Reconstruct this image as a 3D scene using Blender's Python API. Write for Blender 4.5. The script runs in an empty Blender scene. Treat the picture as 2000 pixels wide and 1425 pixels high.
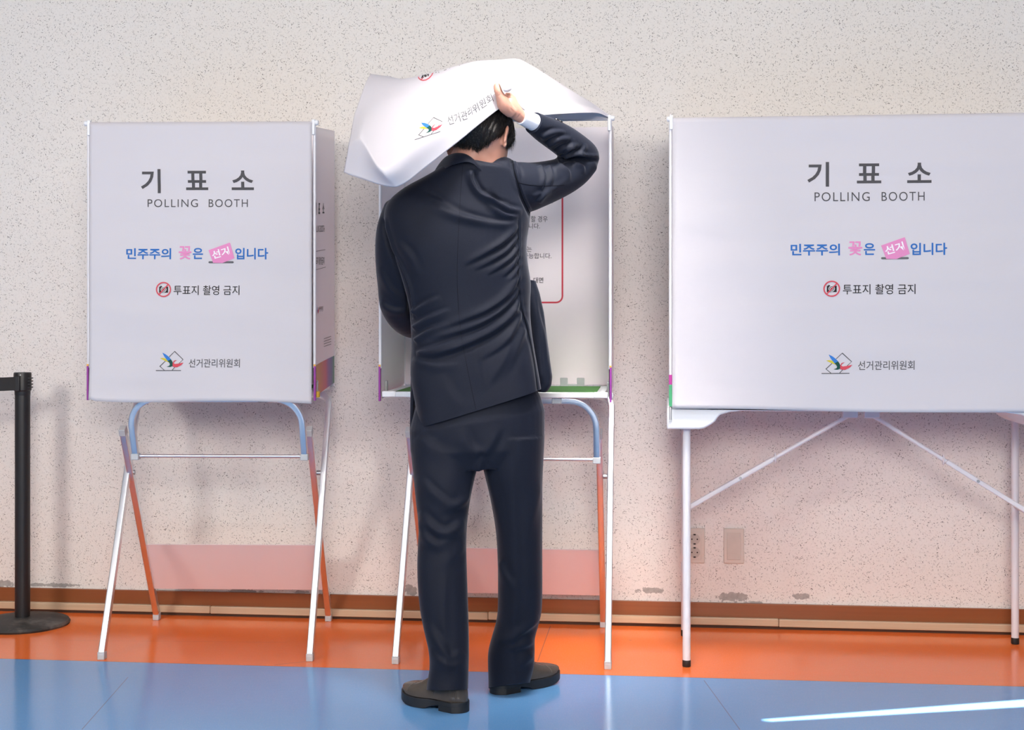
import bpy, bmesh, math, random
import numpy as np
from mathutils import Vector, Matrix, noise as mnoise
from mathutils.geometry import tessellate_polygon
from mathutils.bvhtree import BVHTree

S = bpy.context.scene
COL = S.collection
PI = math.pi

# ------------------------------------------------------------------ camera
FPX = 2000.0 * 50.0 / 36.0          # focal length in pixels of the 2000x1425 frame
YAW = math.radians(6.16)            # the camera looks a little to the left of the wall's normal
CAM = Vector((0.0, -5.12, 1.12))
HORIZON = 610.0
FWD = Vector((-math.sin(YAW), math.cos(YAW), 0.0))
RGT = Vector((math.cos(YAW), math.sin(YAW), 0.0))
UPV = Vector((0, 0, 1))
cd = bpy.data.cameras.new('camera'); cd.lens = 50.0; cd.sensor_width = 36.0
cd.shift_y = (HORIZON - 712.5) / 2000.0
cam = bpy.data.objects.new('camera', cd); COL.objects.link(cam)
cam.location = CAM; cam.rotation_euler = (PI / 2, 0, YAW)
S.camera = cam

# ------------------------------------------------------------------ light
S.view_settings.view_transform = 'Standard'
S.view_settings.look = 'None'
S.view_settings.gamma = 1.0
S.view_settings.use_curve_mapping = False
S.view_settings.exposure = 0.10
S.cycles.max_bounces = 8
S.cycles.diffuse_bounces = 5
S.cycles.use_denoising = True

w = bpy.data.worlds.new('world'); S.world = w; w.use_nodes = True
w.node_tree.nodes['Background'].inputs[0].default_value = (0.75, 0.85, 1.0, 1)
w.node_tree.nodes['Background'].inputs[1].default_value = 0.6

def area(name, loc, target, sx, sy, power, color):
    d = bpy.data.lights.new(name, 'AREA'); d.shape = 'RECTANGLE'; d.size = sx; d.size_y = sy
    d.energy = power; d.color = color
    o = bpy.data.objects.new(name, d); COL.objects.link(o)
    o.location = loc
    o.rotation_euler = (Vector(target) - Vector(loc)).to_track_quat('-Z', 'Y').to_euler()
    return o
# daylight from the windows behind the camera
area('window_daylight', (0.35, -6.6, 2.15), (0.15, 0.0, 0.9), 1.5, 0.9, 146, (1.0, 0.915, 0.835))
area('window_daylight', (-3.4, -5.7, 2.50), (-0.9, 0.0, 0.9), 0.9, 0.8, 92, (1.0, 0.915, 0.835))
# ceiling lamps, and a narrow lamp added to brighten the voter's shoulders and sheet
area('ceiling_lamp', (-0.1, -2.6, 2.93), (-0.1, -2.6, 0), 3.6, 0.22, 26, (1.0, 0.935, 0.88))
area('ceiling_lamp', (-0.1, -4.4, 2.93), (-0.1, -4.4, 0), 3.6, 0.22, 40, (1.0, 0.935, 0.88))
dl = area('added_top_light', (-0.14, -1.62, 2.93), (-0.30, -1.00, 1.55), 0.5, 0.4, 5.0, (1.0, 0.945, 0.90)); dl.data.spread = math.radians(35)
SUN_DIR = Vector((-0.80, 0.28, -0.49)).normalized()     # low sun coming in on the right
sd = bpy.data.lights.new('sun', 'SUN'); sd.energy = 60.0; sd.angle = math.radians(0.2); sd.color = (1.0, 0.97, 0.93)
so = bpy.data.objects.new('sun', sd); COL.objects.link(so)
so.rotation_euler = SUN_DIR.to_track_quat('-Z', 'Y').to_euler(); so.location = (6, -4, 4)

# ------------------------------------------------------------------ measuring helpers
def W(px, py, d):
    """the point at camera depth d that sits at pixel (px, py) of the photograph"""
    return CAM + FWD * d + RGT * ((px - 1000.0) / FPX * d) + UPV * ((HORIZON - py) / FPX * d)
def ray(px, py):
    return FWD + RGT * ((px - 1000.0) / FPX) + UPV * ((HORIZON - py) / FPX)
def WY(px, py, Y):
    r = ray(px, py); return CAM + r * ((Y - CAM.y) / r.y)
def FL(px, py):
    r = ray(px, py); return CAM + r * (-CAM.z / r.z)

# ------------------------------------------------------------------ object helpers
def tag(o, label=None, cat=None, group=None, kind=None):
    if label: o['label'] = label
    if cat: o['category'] = cat
    if group: o['group'] = group
    if kind: o['kind'] = kind
    return o
def thing(name, label, cat, loc=(0, 0, 0), rz=0.0, group=None):
    o = bpy.data.objects.new(name, None); COL.objects.link(o)
    o.empty_display_size = 0.05
    o.location = loc; o.rotation_euler = (0, 0, rz)
    return tag(o, label, cat, group)
def obj(name, bm, mats, parent=None, smooth=35, bevel=0.0, label=None, segs=2):
    bmesh.ops.recalc_face_normals(bm, faces=bm.faces) if smooth is not None and not bm.faces.layers.int.get('keep') else None
    me = bpy.data.meshes.new(name); bm.to_mesh(me); bm.free()
    o = bpy.data.objects.new(name, me); COL.objects.link(o)
    for m in (mats if isinstance(mats, (list, tuple)) else [mats]): me.materials.append(m)
    if bevel:
        b = o.modifiers.new('bevel', 'BEVEL'); b.width = bevel; b.segments = segs; b.limit_method = 'ANGLE'; b.angle_limit = math.radians(40)
        b.harden_normals = False
    if smooth:
        for p in me.polygons: p.use_smooth = True
        try: me.set_sharp_from_angle(angle=math.radians(smooth))
        except Exception: pass
    if parent is not None: o.parent = parent
    if label: o['label'] = label
    return o
def mesh_obj(name, verts, faces, mats, parent=None, smooth=True, midx=None):
    me = bpy.data.meshes.new(name); me.from_pydata([tuple(v) for v in verts], [], faces)
    o = bpy.data.objects.new(name, me); COL.objects.link(o)
    for m in (mats if isinstance(mats, (list, tuple)) else [mats]): me.materials.append(m)
    if smooth: me.polygons.foreach_set('use_smooth', [True] * len(me.polygons))
    if midx is not None: me.polygons.foreach_set('material_index', midx)
    me.update()
    if parent is not None: o.parent = parent
    return o
def box(bm, c, s, rot=None, mat=0):
    r = bmesh.ops.create_cube(bm, size=1.0)
    M = Matrix.Translation(Vector(c)) @ (rot.to_matrix().to_4x4() if rot is not None else Matrix.Identity(4)) @ Matrix.Diagonal((s[0], s[1], s[2], 1))
    bmesh.ops.transform(bm, matrix=M, verts=r['verts'])
    for f in {f for v in r['verts'] for f in v.link_faces}: f.material_index = mat
    return r['verts']
def ring_loft(bm, rings, cap=True, mat=0, closed=True):
    vs = [[bm.verts.new(p) for p in r] for r in rings]
    n = len(vs[0])
    for a, b in zip(vs[:-1], vs[1:]):
        for i in range(n if closed else n - 1):
            f = bm.faces.new((a[i], a[(i + 1) % n], b[(i + 1) % n], b[i])); f.material_index = mat
    if cap and closed:
        f = bm.faces.new(list(reversed(vs[0]))); f.material_index = mat
        f = bm.faces.new(vs[-1]); f.material_index = mat
    return vs
def catmull(pts, n):
    """n samples per span through the points"""
    P = [Vector(p) for p in pts]; out = []
    for i in range(len(P) - 1):
        p0 = P[max(i - 1, 0)]; p1 = P[i]; p2 = P[i + 1]; p3 = P[min(i + 2, len(P) - 1)]
        for k in range(n):
            t = k / n
            out.append(0.5 * ((2 * p1) + (p2 - p0) * t + (2 * p0 - 5 * p1 + 4 * p2 - p3) * t * t + (3 * p1 - p0 - 3 * p2 + p3) * t ** 3))
    out.append(P[-1].copy()); return out
def sweep(bm, path, prof, up=Vector((0, 0, 1)), cap=True, mat=0, scales=None):
    """sweep a 2D profile [(a,b)..] along a path of points with parallel transport"""
    P = [Vector(p) for p in path]; rings = []
    T = []
    for i in range(len(P)):
        t = (P[min(i + 1, len(P) - 1)] - P[max(i - 1, 0)]); T.append(t.normalized())
    n = (up - T[0] * up.dot(T[0]))
    if n.length < 1e-4:
        n = Vector((1, 0, 0)) - T[0] * T[0].x
    n.normalize()
    for i, p in enumerate(P):
        n = (n - T[i] * n.dot(T[i])).normalized(); b = T[i].cross(n)
        s = scales[i] if scales else 1.0
        rings.append([p + b * (q[0] * s) + n * (q[1] * s) for q in prof])
    return ring_loft(bm, rings, cap=cap, mat=mat)
def circ(r, n=16, ry=None):
    ry = ry or r
    return [(r * math.cos(2 * PI * i / n), ry * math.sin(2 * PI * i / n)) for i in range(n)]
def rrect(a, b, r, n=3):
    """rounded rectangle profile, half sizes a,b"""
    out = []
    for cx, cy, a0 in ((a - r, b - r, 0), (-a + r, b - r, 90), (-a + r, -b + r, 180), (a - r, -b + r, 270)):
        for k in range(n + 1):
            t = math.radians(a0 + 90 * k / n); out.append((cx + r * math.cos(t), cy + r * math.sin(t)))
    return out
def lathe(bm, prof, c=(0, 0, 0), n=40, mat=0, axis='z'):
    rings = []
    for r, z in prof:
        ring = []
        for i in range(n):
            t = 2 * PI * i / n
            if axis == 'z': ring.append(Vector((c[0] + r * math.cos(t), c[1] + r * math.sin(t), c[2] + z)))
            elif axis == 'x': ring.append(Vector((c[0] + z, c[1] + r * math.cos(t), c[2] + r * math.sin(t))))
            else: ring.append(Vector((c[0] + r * math.cos(t), c[1] + z, c[2] - r * math.sin(t))))
        rings.append(ring)
    return ring_loft(bm, rings, mat=mat)

# ------------------------------------------------------------------ materials
def mat(name, color=(0.8, 0.8, 0.8), rough=0.5, metal=0.0, spec=0.5, sheen=0.0, coat=0.0, noise=None, bump=None, sub=0.0, trans=0.0):
    m = bpy.data.materials.new(name); m.use_nodes = True
    nt = m.node_tree; b = nt.nodes['Principled BSDF']
    b.inputs['Base Color'].default_value = (*color, 1)
    b.inputs['Roughness'].default_value = rough
    b.inputs['Metallic'].default_value = metal
    b.inputs['Specular IOR Level'].default_value = spec
    if sheen: b.inputs['Sheen Weight'].default_value = sheen; b.inputs['Sheen Roughness'].default_value = 0.4
    if coat: b.inputs['Coat Weight'].default_value = coat
    if sub:
        b.inputs['Subsurface Weight'].default_value = sub; b.inputs['Subsurface Radius'].default_value = (0.01, 0.004, 0.002)
    if trans: b.inputs['Transmission Weight'].default_value = trans
    tc = nt.nodes.new('ShaderNodeTexCoord')
    if noise:      # (scale, amount)
        n = nt.nodes.new('ShaderNodeTexNoise'); n.inputs['Scale'].default_value = noise[0]; n.inputs['Detail'].default_value = 4
        nt.links.new(tc.outputs['Object'], n.inputs['Vector'])
        mx = nt.nodes.new('ShaderNodeMixRGB'); mx.blend_type = 'MIX'
        mx.inputs[1].default_value = (*[c * (1 - noise[1]) for c in color], 1)
        mx.inputs[2].default_value = (*[min(1, c * (1 + noise[1])) for c in color], 1)
        nt.links.new(n.outputs['Fac'], mx.inputs[0]); nt.links.new(mx.outputs[0], b.inputs['Base Color'])
    if bump:       # (scale, strength, distance)
        n = nt.nodes.new('ShaderNodeTexNoise'); n.inputs['Scale'].default_value = bump[0]; n.inputs['Detail'].default_value = 3
        nt.links.new(tc.outputs['Object'], n.inputs['Vector'])
        bp = nt.nodes.new('ShaderNodeBump'); bp.inputs['Strength'].default_value = bump[1]; bp.inputs['Distance'].default_value = bump[2]
        nt.links.new(n.outputs['Fac'], bp.inputs['Height']); nt.links.new(bp.outputs[0], b.inputs['Normal'])
    return m
class NT:
    """small node graph writer"""
    def __init__(s, m): s.t = m.node_tree; s.b = s.t.nodes['Principled BSDF']
    def math(s, op, a, b=None, c=None):
        n = s.t.nodes.new('ShaderNodeMath'); n.operation = op
        for i, v in enumerate((a, b, c)):
            if v is None: continue
            if isinstance(v, (int, float)): n.inputs[i].default_value = v
            else: s.t.links.new(v, n.inputs[i])
        return n.outputs[0]
    def mix(s, f, a, b):
        n = s.t.nodes.new('ShaderNodeMixRGB')
        for i, v in enumerate((f, a, b)):
            if isinstance(v, (int, float)): n.inputs[i].default_value = v
            elif isinstance(v, tuple): n.inputs[i].default_value = (*v, 1)
            else: s.t.links.new(v, n.inputs[i])
        return n.outputs[0]
    def ss(s, x, lo, hi):
        n = s.t.nodes.new('ShaderNodeMapRange'); n.interpolation_type = 'SMOOTHSTEP'
        s.t.links.new(x, n.inputs[0]); n.inputs[1].default_value = lo; n.inputs[2].default_value = hi
        return n.outputs[0]
    def noise(s, vec, scale, detail=3, rough=0.5):
        n = s.t.nodes.new('ShaderNodeTexNoise'); n.inputs['Scale'].default_value = scale; n.inputs['Detail'].default_value = detail
        n.inputs['Roughness'].default_value = rough
        s.t.links.new(vec, n.inputs['Vector']); return n.outputs['Fac']
    def obj(s):
        return s.t.nodes.new('ShaderNodeTexCoord').outputs['Object']
    def sep(s, v):
        n = s.t.nodes.new('ShaderNodeSeparateXYZ'); s.t.links.new(v, n.inputs[0]); return n.outputs
    def comb(s, x, y, z):
        n = s.t.nodes.new('ShaderNodeCombineXYZ')
        for i, v in enumerate((x, y, z)):
            if isinstance(v, (int, float)): n.inputs[i].default_value = v
            else: s.t.links.new(v, n.inputs[i])
        return n.outputs[0]

# plaster with flung dark flecks
M_WALL = mat('flecked_plaster', (0.72, 0.69, 0.655), 0.75, spec=0.2)
g = NT(M_WALL); P = g.obj(); X, Y_, Z = g.sep(P)
uv = g.comb(X, Z, 0.0)
def flecks(scale, lmax, wmax, seed, keep):
    mp = g.t.nodes.new('ShaderNodeMapping'); mp.inputs['Location'].default_value = (seed, seed * 0.7, 0); g.t.links.new(uv, mp.inputs[0])
    v = g.t.nodes.new('ShaderNodeTexVoronoi'); v.voronoi_dimensions = '2D'; v.inputs['Scale'].default_value = scale
    v.inputs['Randomness'].default_value = 1.0
    g.t.links.new(mp.outputs[0], v.inputs['Vector'])
    sub = g.t.nodes.new('ShaderNodeVectorMath'); sub.operation = 'SUBTRACT'
    # voronoi Position comes back in scaled space divided by scale
    g.t.links.new(mp.outputs[0], sub.inputs[0]); g.t.links.new(v.outputs['Position'], sub.inputs[1])
    c = g.t.nodes.new('ShaderNodeSeparateColor'); g.t.links.new(v.outputs['Color'], c.inputs[0])
    ang = g.math('MULTIPLY', c.outputs[0], 6.2832)
    dx, dy, _ = g.sep(sub.outputs[0])
    ca = g.math('COSINE', ang); sa = g.math('SINE', ang)
    a = g.math('ADD', g.math('MULTIPLY', dx, ca), g.math('MULTIPLY', dy, sa))
    b0 = g.math('SUBTRACT', g.math('MULTIPLY', dy, ca), g.math('MULTIPLY', dx, sa))
    b = g.math('ADD', b0, g.math('MULTIPLY', g.math('MULTIPLY', a, a), g.math('MULTIPLY', g.math('SUBTRACT', c.outputs[1], 0.5), 110.0)))
    ln = g.math('ADD', g.math('MULTIPLY', c.outputs[1], lmax * 0.75), lmax * 0.25)
    wd = g.math('ADD', g.math('MULTIPLY', c.outputs[2], wmax * 0.6), wmax * 0.4)
    ea = g.math('DIVIDE', a, ln); eb = g.math('DIVIDE', b, wd)
    e = g.math('ADD', g.math('MULTIPLY', ea, ea), g.math('MULTIPLY', eb, eb))
    m_ = g.math('SUBTRACT', 1.0, g.ss(e, 0.55, 1.15))
    kp = g.math('GREATER_THAN', c.outputs[2], keep)
    return g.math('MULTIPLY', m_, kp)
f1 = flecks(64, 0.0048, 0.0015, 3.1, 0.20)
f2 = flecks(78, 0.0040, 0.0014, 11.7, 0.28)
f3 = flecks(112, 0.0026, 0.0013, 23.3, 0.35)
fl = g.math('MAXIMUM', g.math('MAXIMUM', f1, g.math('MULTIPLY', f2, 0.75)), g.math('MULTIPLY', f3, 0.6))
tone = g.noise(uv, 1.3, 4)
base = g.mix(tone, (0.80, 0.775, 0.745), (0.84, 0.82, 0.79))
grain = g.noise(uv, 140, 2)
base = g.mix(g.math('MULTIPLY', g.ss(grain, 0.45, 0.7), 0.10), base, (0.52, 0.49, 0.46))
lighter = g.noise(uv, 30, 2)
wallc = g.mix(g.math('MULTIPLY', fl, g.math('ADD', 0.0, g.math('MULTIPLY', g.ss(lighter, 0.25, 0.75), 0.95))), base, (0.075, 0.068, 0.064))
# torn patches near the skirting
def patch(cx, cz, rx, rz, seed):
    dx = g.math('DIVIDE', g.math('SUBTRACT', X, cx), rx); dz = g.math('DIVIDE', g.math('SUBTRACT', Z, cz), rz)
    d = g.math('ADD', g.math('MULTIPLY', dx, dx), g.math('MULTIPLY', dz, dz))
    n = g.noise(g.comb(g.math('ADD', X, seed), Z, 0.0), 38, 4, 0.7)
    return g.math('SUBTRACT', 1.0, g.ss(g.math('ADD', d, g.math('MULTIPLY', g.math('SUBTRACT', n, 0.5), 5.0)), 0.75, 0.95))
pts = [(1432, 1166, .060, .018), (1470, 1177, .035, .008), (1565, 1164, .032, .012), (1272, 1153, .05, .012),
       (115, 1142, .09, .007), (8, 1140, .04, .014), (70, 1141, .03, .006), (480, 1154, .07, .008), (590, 1156, .04, .006), (800, 1152, .03, .02)]
pm = None
for i, (px, py, rx, rz) in enumerate(pts):
    q = WY(px, py, 0.0); p_ = patch(q.x, q.z, rx, rz, i * 3.7)
    pm = p_ if pm is None else g.math('MAXIMUM', pm, p_)
pn = g.noise(uv, 60, 3)
wallc = g.mix(g.math('MULTIPLY', pm, 0.85), wallc, g.mix(pn, (0.20, 0.19, 0.185), (0.48, 0.46, 0.44)))
g.t.links.new(wallc, g.b.inputs['Base Color'])
bp = g.t.nodes.new('ShaderNodeBump'); bp.inputs['Strength'].default_value = 0.5; bp.inputs['Distance'].default_value = 0.003
hgt = g.math('SUBTRACT', g.math('MULTIPLY', g.noise(uv, 90, 4), 0.5), g.math('MULTIPLY', fl, 0.7))
g.t.links.new(hgt, bp.inputs['Height']); g.t.links.new(bp.outputs[0], g.b.inputs['Normal'])

# two-tone vinyl floor
YB = -0.72
M_FLOOR = mat('vinyl_floor', (0.3, 0.3, 0.3), 0.2, spec=0.38)
g = NT(M_FLOOR); P = g.obj(); X, Y_, Z = g.sep(P); uv = g.comb(X, Y_, 0.0)
side = g.math('GREATER_THAN', Y_, YB)
n1 = g.noise(uv, 2.2, 4); n2 = g.noise(uv, 260, 2)
org = g.mix(n1, (0.88, 0.165, 0.028), (0.94, 0.195, 0.036)); blu = g.mix(n1, (0.115, 0.31, 0.62), (0.145, 0.35, 0.67))
fc = g.mix(side, blu, org)
fc = g.mix(g.math('MULTIPLY', g.ss(n2, 0.5, 0.75), 0.10), fc, (0.75, 0.6, 0.55))
def line(ax, ay, bx, by, wd, seed):
    """thin dark seam or scratch between two floor points"""
    L = math.hypot(bx - ax, by - ay); ux, uy = (bx - ax) / L, (by - ay) / L
    dx = g.math('SUBTRACT', X, ax); dy = g.math('SUBTRACT', Y_, ay)
    t = g.math('ADD', g.math('MULTIPLY', dx, ux), g.math('MULTIPLY', dy, uy))
    d = g.math('ABSOLUTE', g.math('SUBTRACT', g.math('MULTIPLY', dy, ux), g.math('MULTIPLY', dx, uy)))
    m_ = g.math('SUBTRACT', 1.0, g.ss(d, wd * 0.5, wd))
    inside = g.math('MULTIPLY', g.math('GREATER_THAN', t, 0.0), g.math('LESS_THAN', t, L))
    return g.math('MULTIPLY', m_, inside)
marks = [((160, 1424), (250, 1322), .0022, .55), ((1375, 1328), (1445, 1424), .0022, .5), ((535, 1298), (600, 1291), .0022, .6),
         ((1050, 1291), (1075, 1222), .0022, .5), ((130, 1250), (560, 1254), .002, .25), ((1190, 1270), (1320, 1273), .002, .25),
         ((0, 1295.0), (2000, 1345.2), .0026, .75), ((1228, 1249), (1234, 1250), .003, .6), ((1560, 1063 + 0), (1561, 1064), .001, 0)]
for a, b, wd, amt in marks[:8]:
    A = FL(*a); B = FL(*b)
    if a[0] == 0: A = Vector((-4, YB, 0)); B = Vector((4, YB, 0))
    fc = g.mix(g.math('MULTIPLY', line(A.x, A.y, B.x, B.y, wd, 0), amt), fc, (0.10, 0.07, 0.07))
g.t.links.new(fc, g.b.inputs['Base Color'])
rg = g.math('ADD', 0.11, g.math('MULTIPLY', g.noise(uv, 5, 4), 0.08)); g.t.links.new(rg, g.b.inputs['Roughness'])
bp = g.t.nodes.new('ShaderNodeBump'); bp.inputs['Strength'].default_value = 0.12; bp.inputs['Distance'].default_value = 0.002
g.t.links.new(g.noise(uv, 45, 3), bp.inputs['Height']); g.t.links.new(bp.outputs[0], g.b.inputs['Normal'])

M_WOOD = mat('brown_skirting', (0.16, 0.048, 0.014), 0.35)
g = NT(M_WOOD); P = g.obj(); X, Y_, Z = g.sep(P)
gr = g.noise(g.comb(g.math('MULTIPLY', X, 1.2), g.math('MULTIPLY', Z, 60.0), 0.0), 1.0, 4)
g.t.links.new(g.mix(gr, (0.20, 0.058, 0.016), (0.30, 0.095, 0.030)), g.b.inputs['Base Color'])
M_RACE = mat('beige_trunking', (0.5, 0.36, 0.23), 0.4)
g = NT(M_RACE); P = g.obj(); X, Y_, Z = g.sep(P)
gr = g.noise(g.comb(g.math('MULTIPLY', X, 3.0), g.math('MULTIPLY', Z, 220.0), 0.0), 1.0, 4)
g.t.links.new(g.mix(gr, (0.47, 0.34, 0.22), (0.64, 0.49, 0.34)), g.b.inputs['Base Color'])
M_DARK = mat('painted_gap_shade', (0.06, 0.025, 0.012), 0.7)
M_CEIL = mat('ceiling_white', (0.55, 0.55, 0.54), 0.8, noise=(6, .03))
M_PAINT = mat('room_paint', (0.36, 0.355, 0.34), 0.8, noise=(3, .03))

# ------------------------------------------------------------------ the room
def struct(o): o['kind'] = 'structure'; return o
XL, XR, YR, ZC = -4.6, 4.4, -9.2, 3.0
bm = bmesh.new(); box(bm, ((XL + XR) / 2, 0.06, ZC / 2), (XR - XL + 0.24, 0.12, ZC)); struct(obj('wall_back', bm, M_WALL, smooth=None))
bm = bmesh.new(); box(bm, ((XL + XR) / 2, YR / 2, -0.05), (XR - XL + 0.24, -YR + 0.24, 0.1)); struct(obj('floor', bm, M_FLOOR, smooth=None))
bm = bmesh.new(); box(bm, ((XL + XR) / 2, YR / 2, ZC + 0.05), (XR - XL + 0.24, -YR + 0.24, 0.1)); struct(obj('ceiling', bm, M_CEIL, smooth=None))
bm = bmesh.new(); box(bm, (XL - 0.06, YR / 2, ZC / 2), (0.12, -YR, ZC)); struct(obj('wall_left', bm, M_PAINT, smooth=None))
bm = bmesh.new(); box(bm, ((XL + XR) / 2, YR - 0.06, ZC / 2), (XR - XL + 0.24, 0.12, ZC)); struct(obj('wall_rear', bm, M_PAINT, smooth=None))
# right wall: solid but for a hole added and shaped to pass just the sun streak
def up_sun(p):
    t = (XR - p.x) / SUN_DIR.x
    return Vector((XR, p.y + SUN_DIR.y * t, SUN_DIR.z * t))
hole = [up_sun(FL(*q)) for q in ((1496, 1404.5), (2090, 1359.5), (2090, 1374), (1496, 1408.5))]
outer = [Vector(q) for q in ((XR, YR, 0), (XR, 0, 0), (XR, 0, ZC), (XR, YR, ZC))]
flat = lambda L: [Vector((v.y, v.z, 0)) for v in L]
bm = bmesh.new(); wv_ = [bm.verts.new(v) for v in outer + hole]
for tri in tessellate_polygon([flat(outer), flat(hole)]):
    bm.faces.new([wv_[i] for i in tri])
struct(obj('wall_right', bm, M_PAINT, smooth=None))

bm = bmesh.new(); box(bm, ((XL + XR) / 2, -0.006, 0.0447), (XR - XL, 0.012, 0.0855))
struct(obj('baseboard_back', bm, M_WOOD, smooth=None, bevel=0.002))
# beige cable trunking in four butted lengths
joints = [XL, WY(415, 1190, 0).x, WY(955, 1197, 0).x, WY(1520, 1210, 0).x, XR]
for i in range(4):
    dz = (0.0, -0.0006, 0.0005, -0.0008)[i]
    bm = bmesh.new(); box(bm, ((joints[i] + joints[i + 1]) / 2, -0.0205, 0.0245 + dz), (joints[i + 1] - joints[i] - 0.0012, 0.017, 0.027))
    struct(obj('trim_%d' % (i + 1), bm, M_RACE, smooth=None, bevel=0.003))
bm = bmesh.new(); box(bm, ((XL + XR) / 2, -0.009, 0.004), (XR - XL, 0.018, 0.009)); struct(obj('trim_5', bm, M_DARK, smooth=None))  # shade of the gap under the trunking, painted as a dark strip

# wall plates
M_PLATE = mat('ivory_plastic', (0.66, 0.60, 0.54), 0.4)
M_HOLE = mat('socket_hole', (0.02, 0.015, 0.012), 0.6)
M_SOCK = mat('socket_insert', (0.52, 0.47, 0.42), 0.4)
def plate(px, py, name, label, cat):
    c = WY(px, py, 0.0)
    t = thing(name, label, cat, (c.x, 0, c.z))
    bm = bmesh.new(); box(bm, (0, -0.004, 0), (0.072, 0.008, 0.125)); obj('cover_plate', bm, M_PLATE, t, bevel=0.003)
    return t
t = plate(1356.5, 1064.5, 'power_socket', 'ivory double power socket on the wall beside the white table leg', 'socket')
bm = bmesh.new(); box(bm, (0, -0.0092, 0), (0.048, 0.003, 0.098)); obj('socket_panel', bm, M_PLATE, t, bevel=0.001)
for dz in (0.0235, -0.0235):
    bm = bmesh.new()
    lathe(bm, [(0.0195, -0.0118), (0.0195, -0.0105)], (0, 0, dz), 32, axis='y')
    s = obj('socket_insert', bm, M_SOCK, t)
    bm = bmesh.new()
    for dx in (-0.0095, 0.0095): lathe(bm, [(0.0026, -0.0123), (0.0026, -0.0112)], (dx, 0, dz), 12, axis='y')
    for sz in (-0.0165, 0.0165): box(bm, (0, -0.0118, dz + sz), (0.008, 0.0012, 0.005))
    h = obj('pin_holes', bm, M_HOLE, s)
t = plate(1433, 1065.5, 'blank_wall_plate', 'blank ivory wall plate to the right of the power socket', 'wall plate')
bm = bmesh.new(); box(bm, (0, -0.0092, 0.0), (0.048, 0.003, 0.096)); obj('blank_insert', bm, mat('worn_plate', (0.60, 0.545, 0.49), 0.5, noise=(40, .08)), t, bevel=0.001)

# ------------------------------------------------------------------ queue post at the left
M_BLACK = mat('black_powder_coat', (0.012, 0.012, 0.014), 0.42, noise=(30, .3))
M_RUBBER = mat('dusty_black_base', (0.02, 0.019, 0.018), 0.55)
g = NT(M_RUBBER); P = g.obj()
du = g.ss(g.noise(P, 9, 4, 0.65), 0.5, 0.75)
g.t.links.new(g.mix(g.math('MULTIPLY', du, 0.75), (0.02, 0.019, 0.018), (0.16, 0.14, 0.125)), g.b.inputs['Base Color'])
M_BELT = mat('black_webbing', (0.012, 0.012, 0.013), 0.7, bump=(400, .4, .001))
pc = FL(44, 1219)
sp = thing('queue_post', 'black retractable belt queue post with dusty round base at the left edge', 'barrier post', (pc.x, pc.y, 0))
bm = bmesh.new(); lathe(bm, [(0.163, 0.0), (0.165, 0.006), (0.160, 0.014), (0.13, 0.021), (0.07, 0.027), (0.034, 0.030), (0.005, 0.030)], n=64); obj('base', bm, M_RUBBER, sp, smooth=40)
bm = bmesh.new(); lathe(bm, [(0.0265, 0.028), (0.0265, 0.82), (0.0262, 0.83)], n=40); obj('pole', bm, M_BLACK, sp)
bm = bmesh.new(); lathe(bm, [(0.0262, 0.823), (0.0275, 0.826), (0.0275, 0.838), (0.031, 0.842), (0.031, 0.9), (0.0295, 0.905), (0.0, 0.905)], n=40)
hd = obj('belt_head', bm, M_BLACK, sp)
bm = bmesh.new()
for k in range(4):
    box(bm, (0, -0.004, 0.852 + k * 0.011), (0.073, 0.022, 0.004))
obj('grip_ridges', bm, M_BLACK, hd)
bm = bmesh.new(); box(bm, (-0.004, -0.031, 0.866), (0.02, 0.012, 0.056)); obj('belt_clip', bm, M_BLACK, hd, bevel=0.003)
bm = bmesh.new(); lathe(bm, [(0.0022, -0.0335), (0.0022, -0.030)], (0.008, 0, 0.897), 10, axis='y'); obj('screw', bm, mat('pale_screw', (0.7, 0.7, 0.7), 0.4, metal=.5), hd)
bm = bmesh.new()
bp0 = [Vector((-0.010, -0.036, 0.866)), Vector((-0.25, -0.18, 0.862)), Vector((-0.9, -0.56, 0.858)), Vector((-1.5, -0.92, 0.862))]
sweep(bm, catmull(bp0, 8), [(-0.001, -0.024), (0.001, -0.024), (0.001, 0.024), (-0.001, 0.024)])
obj('belt', bm, M_BELT, sp, smooth=None)

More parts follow.
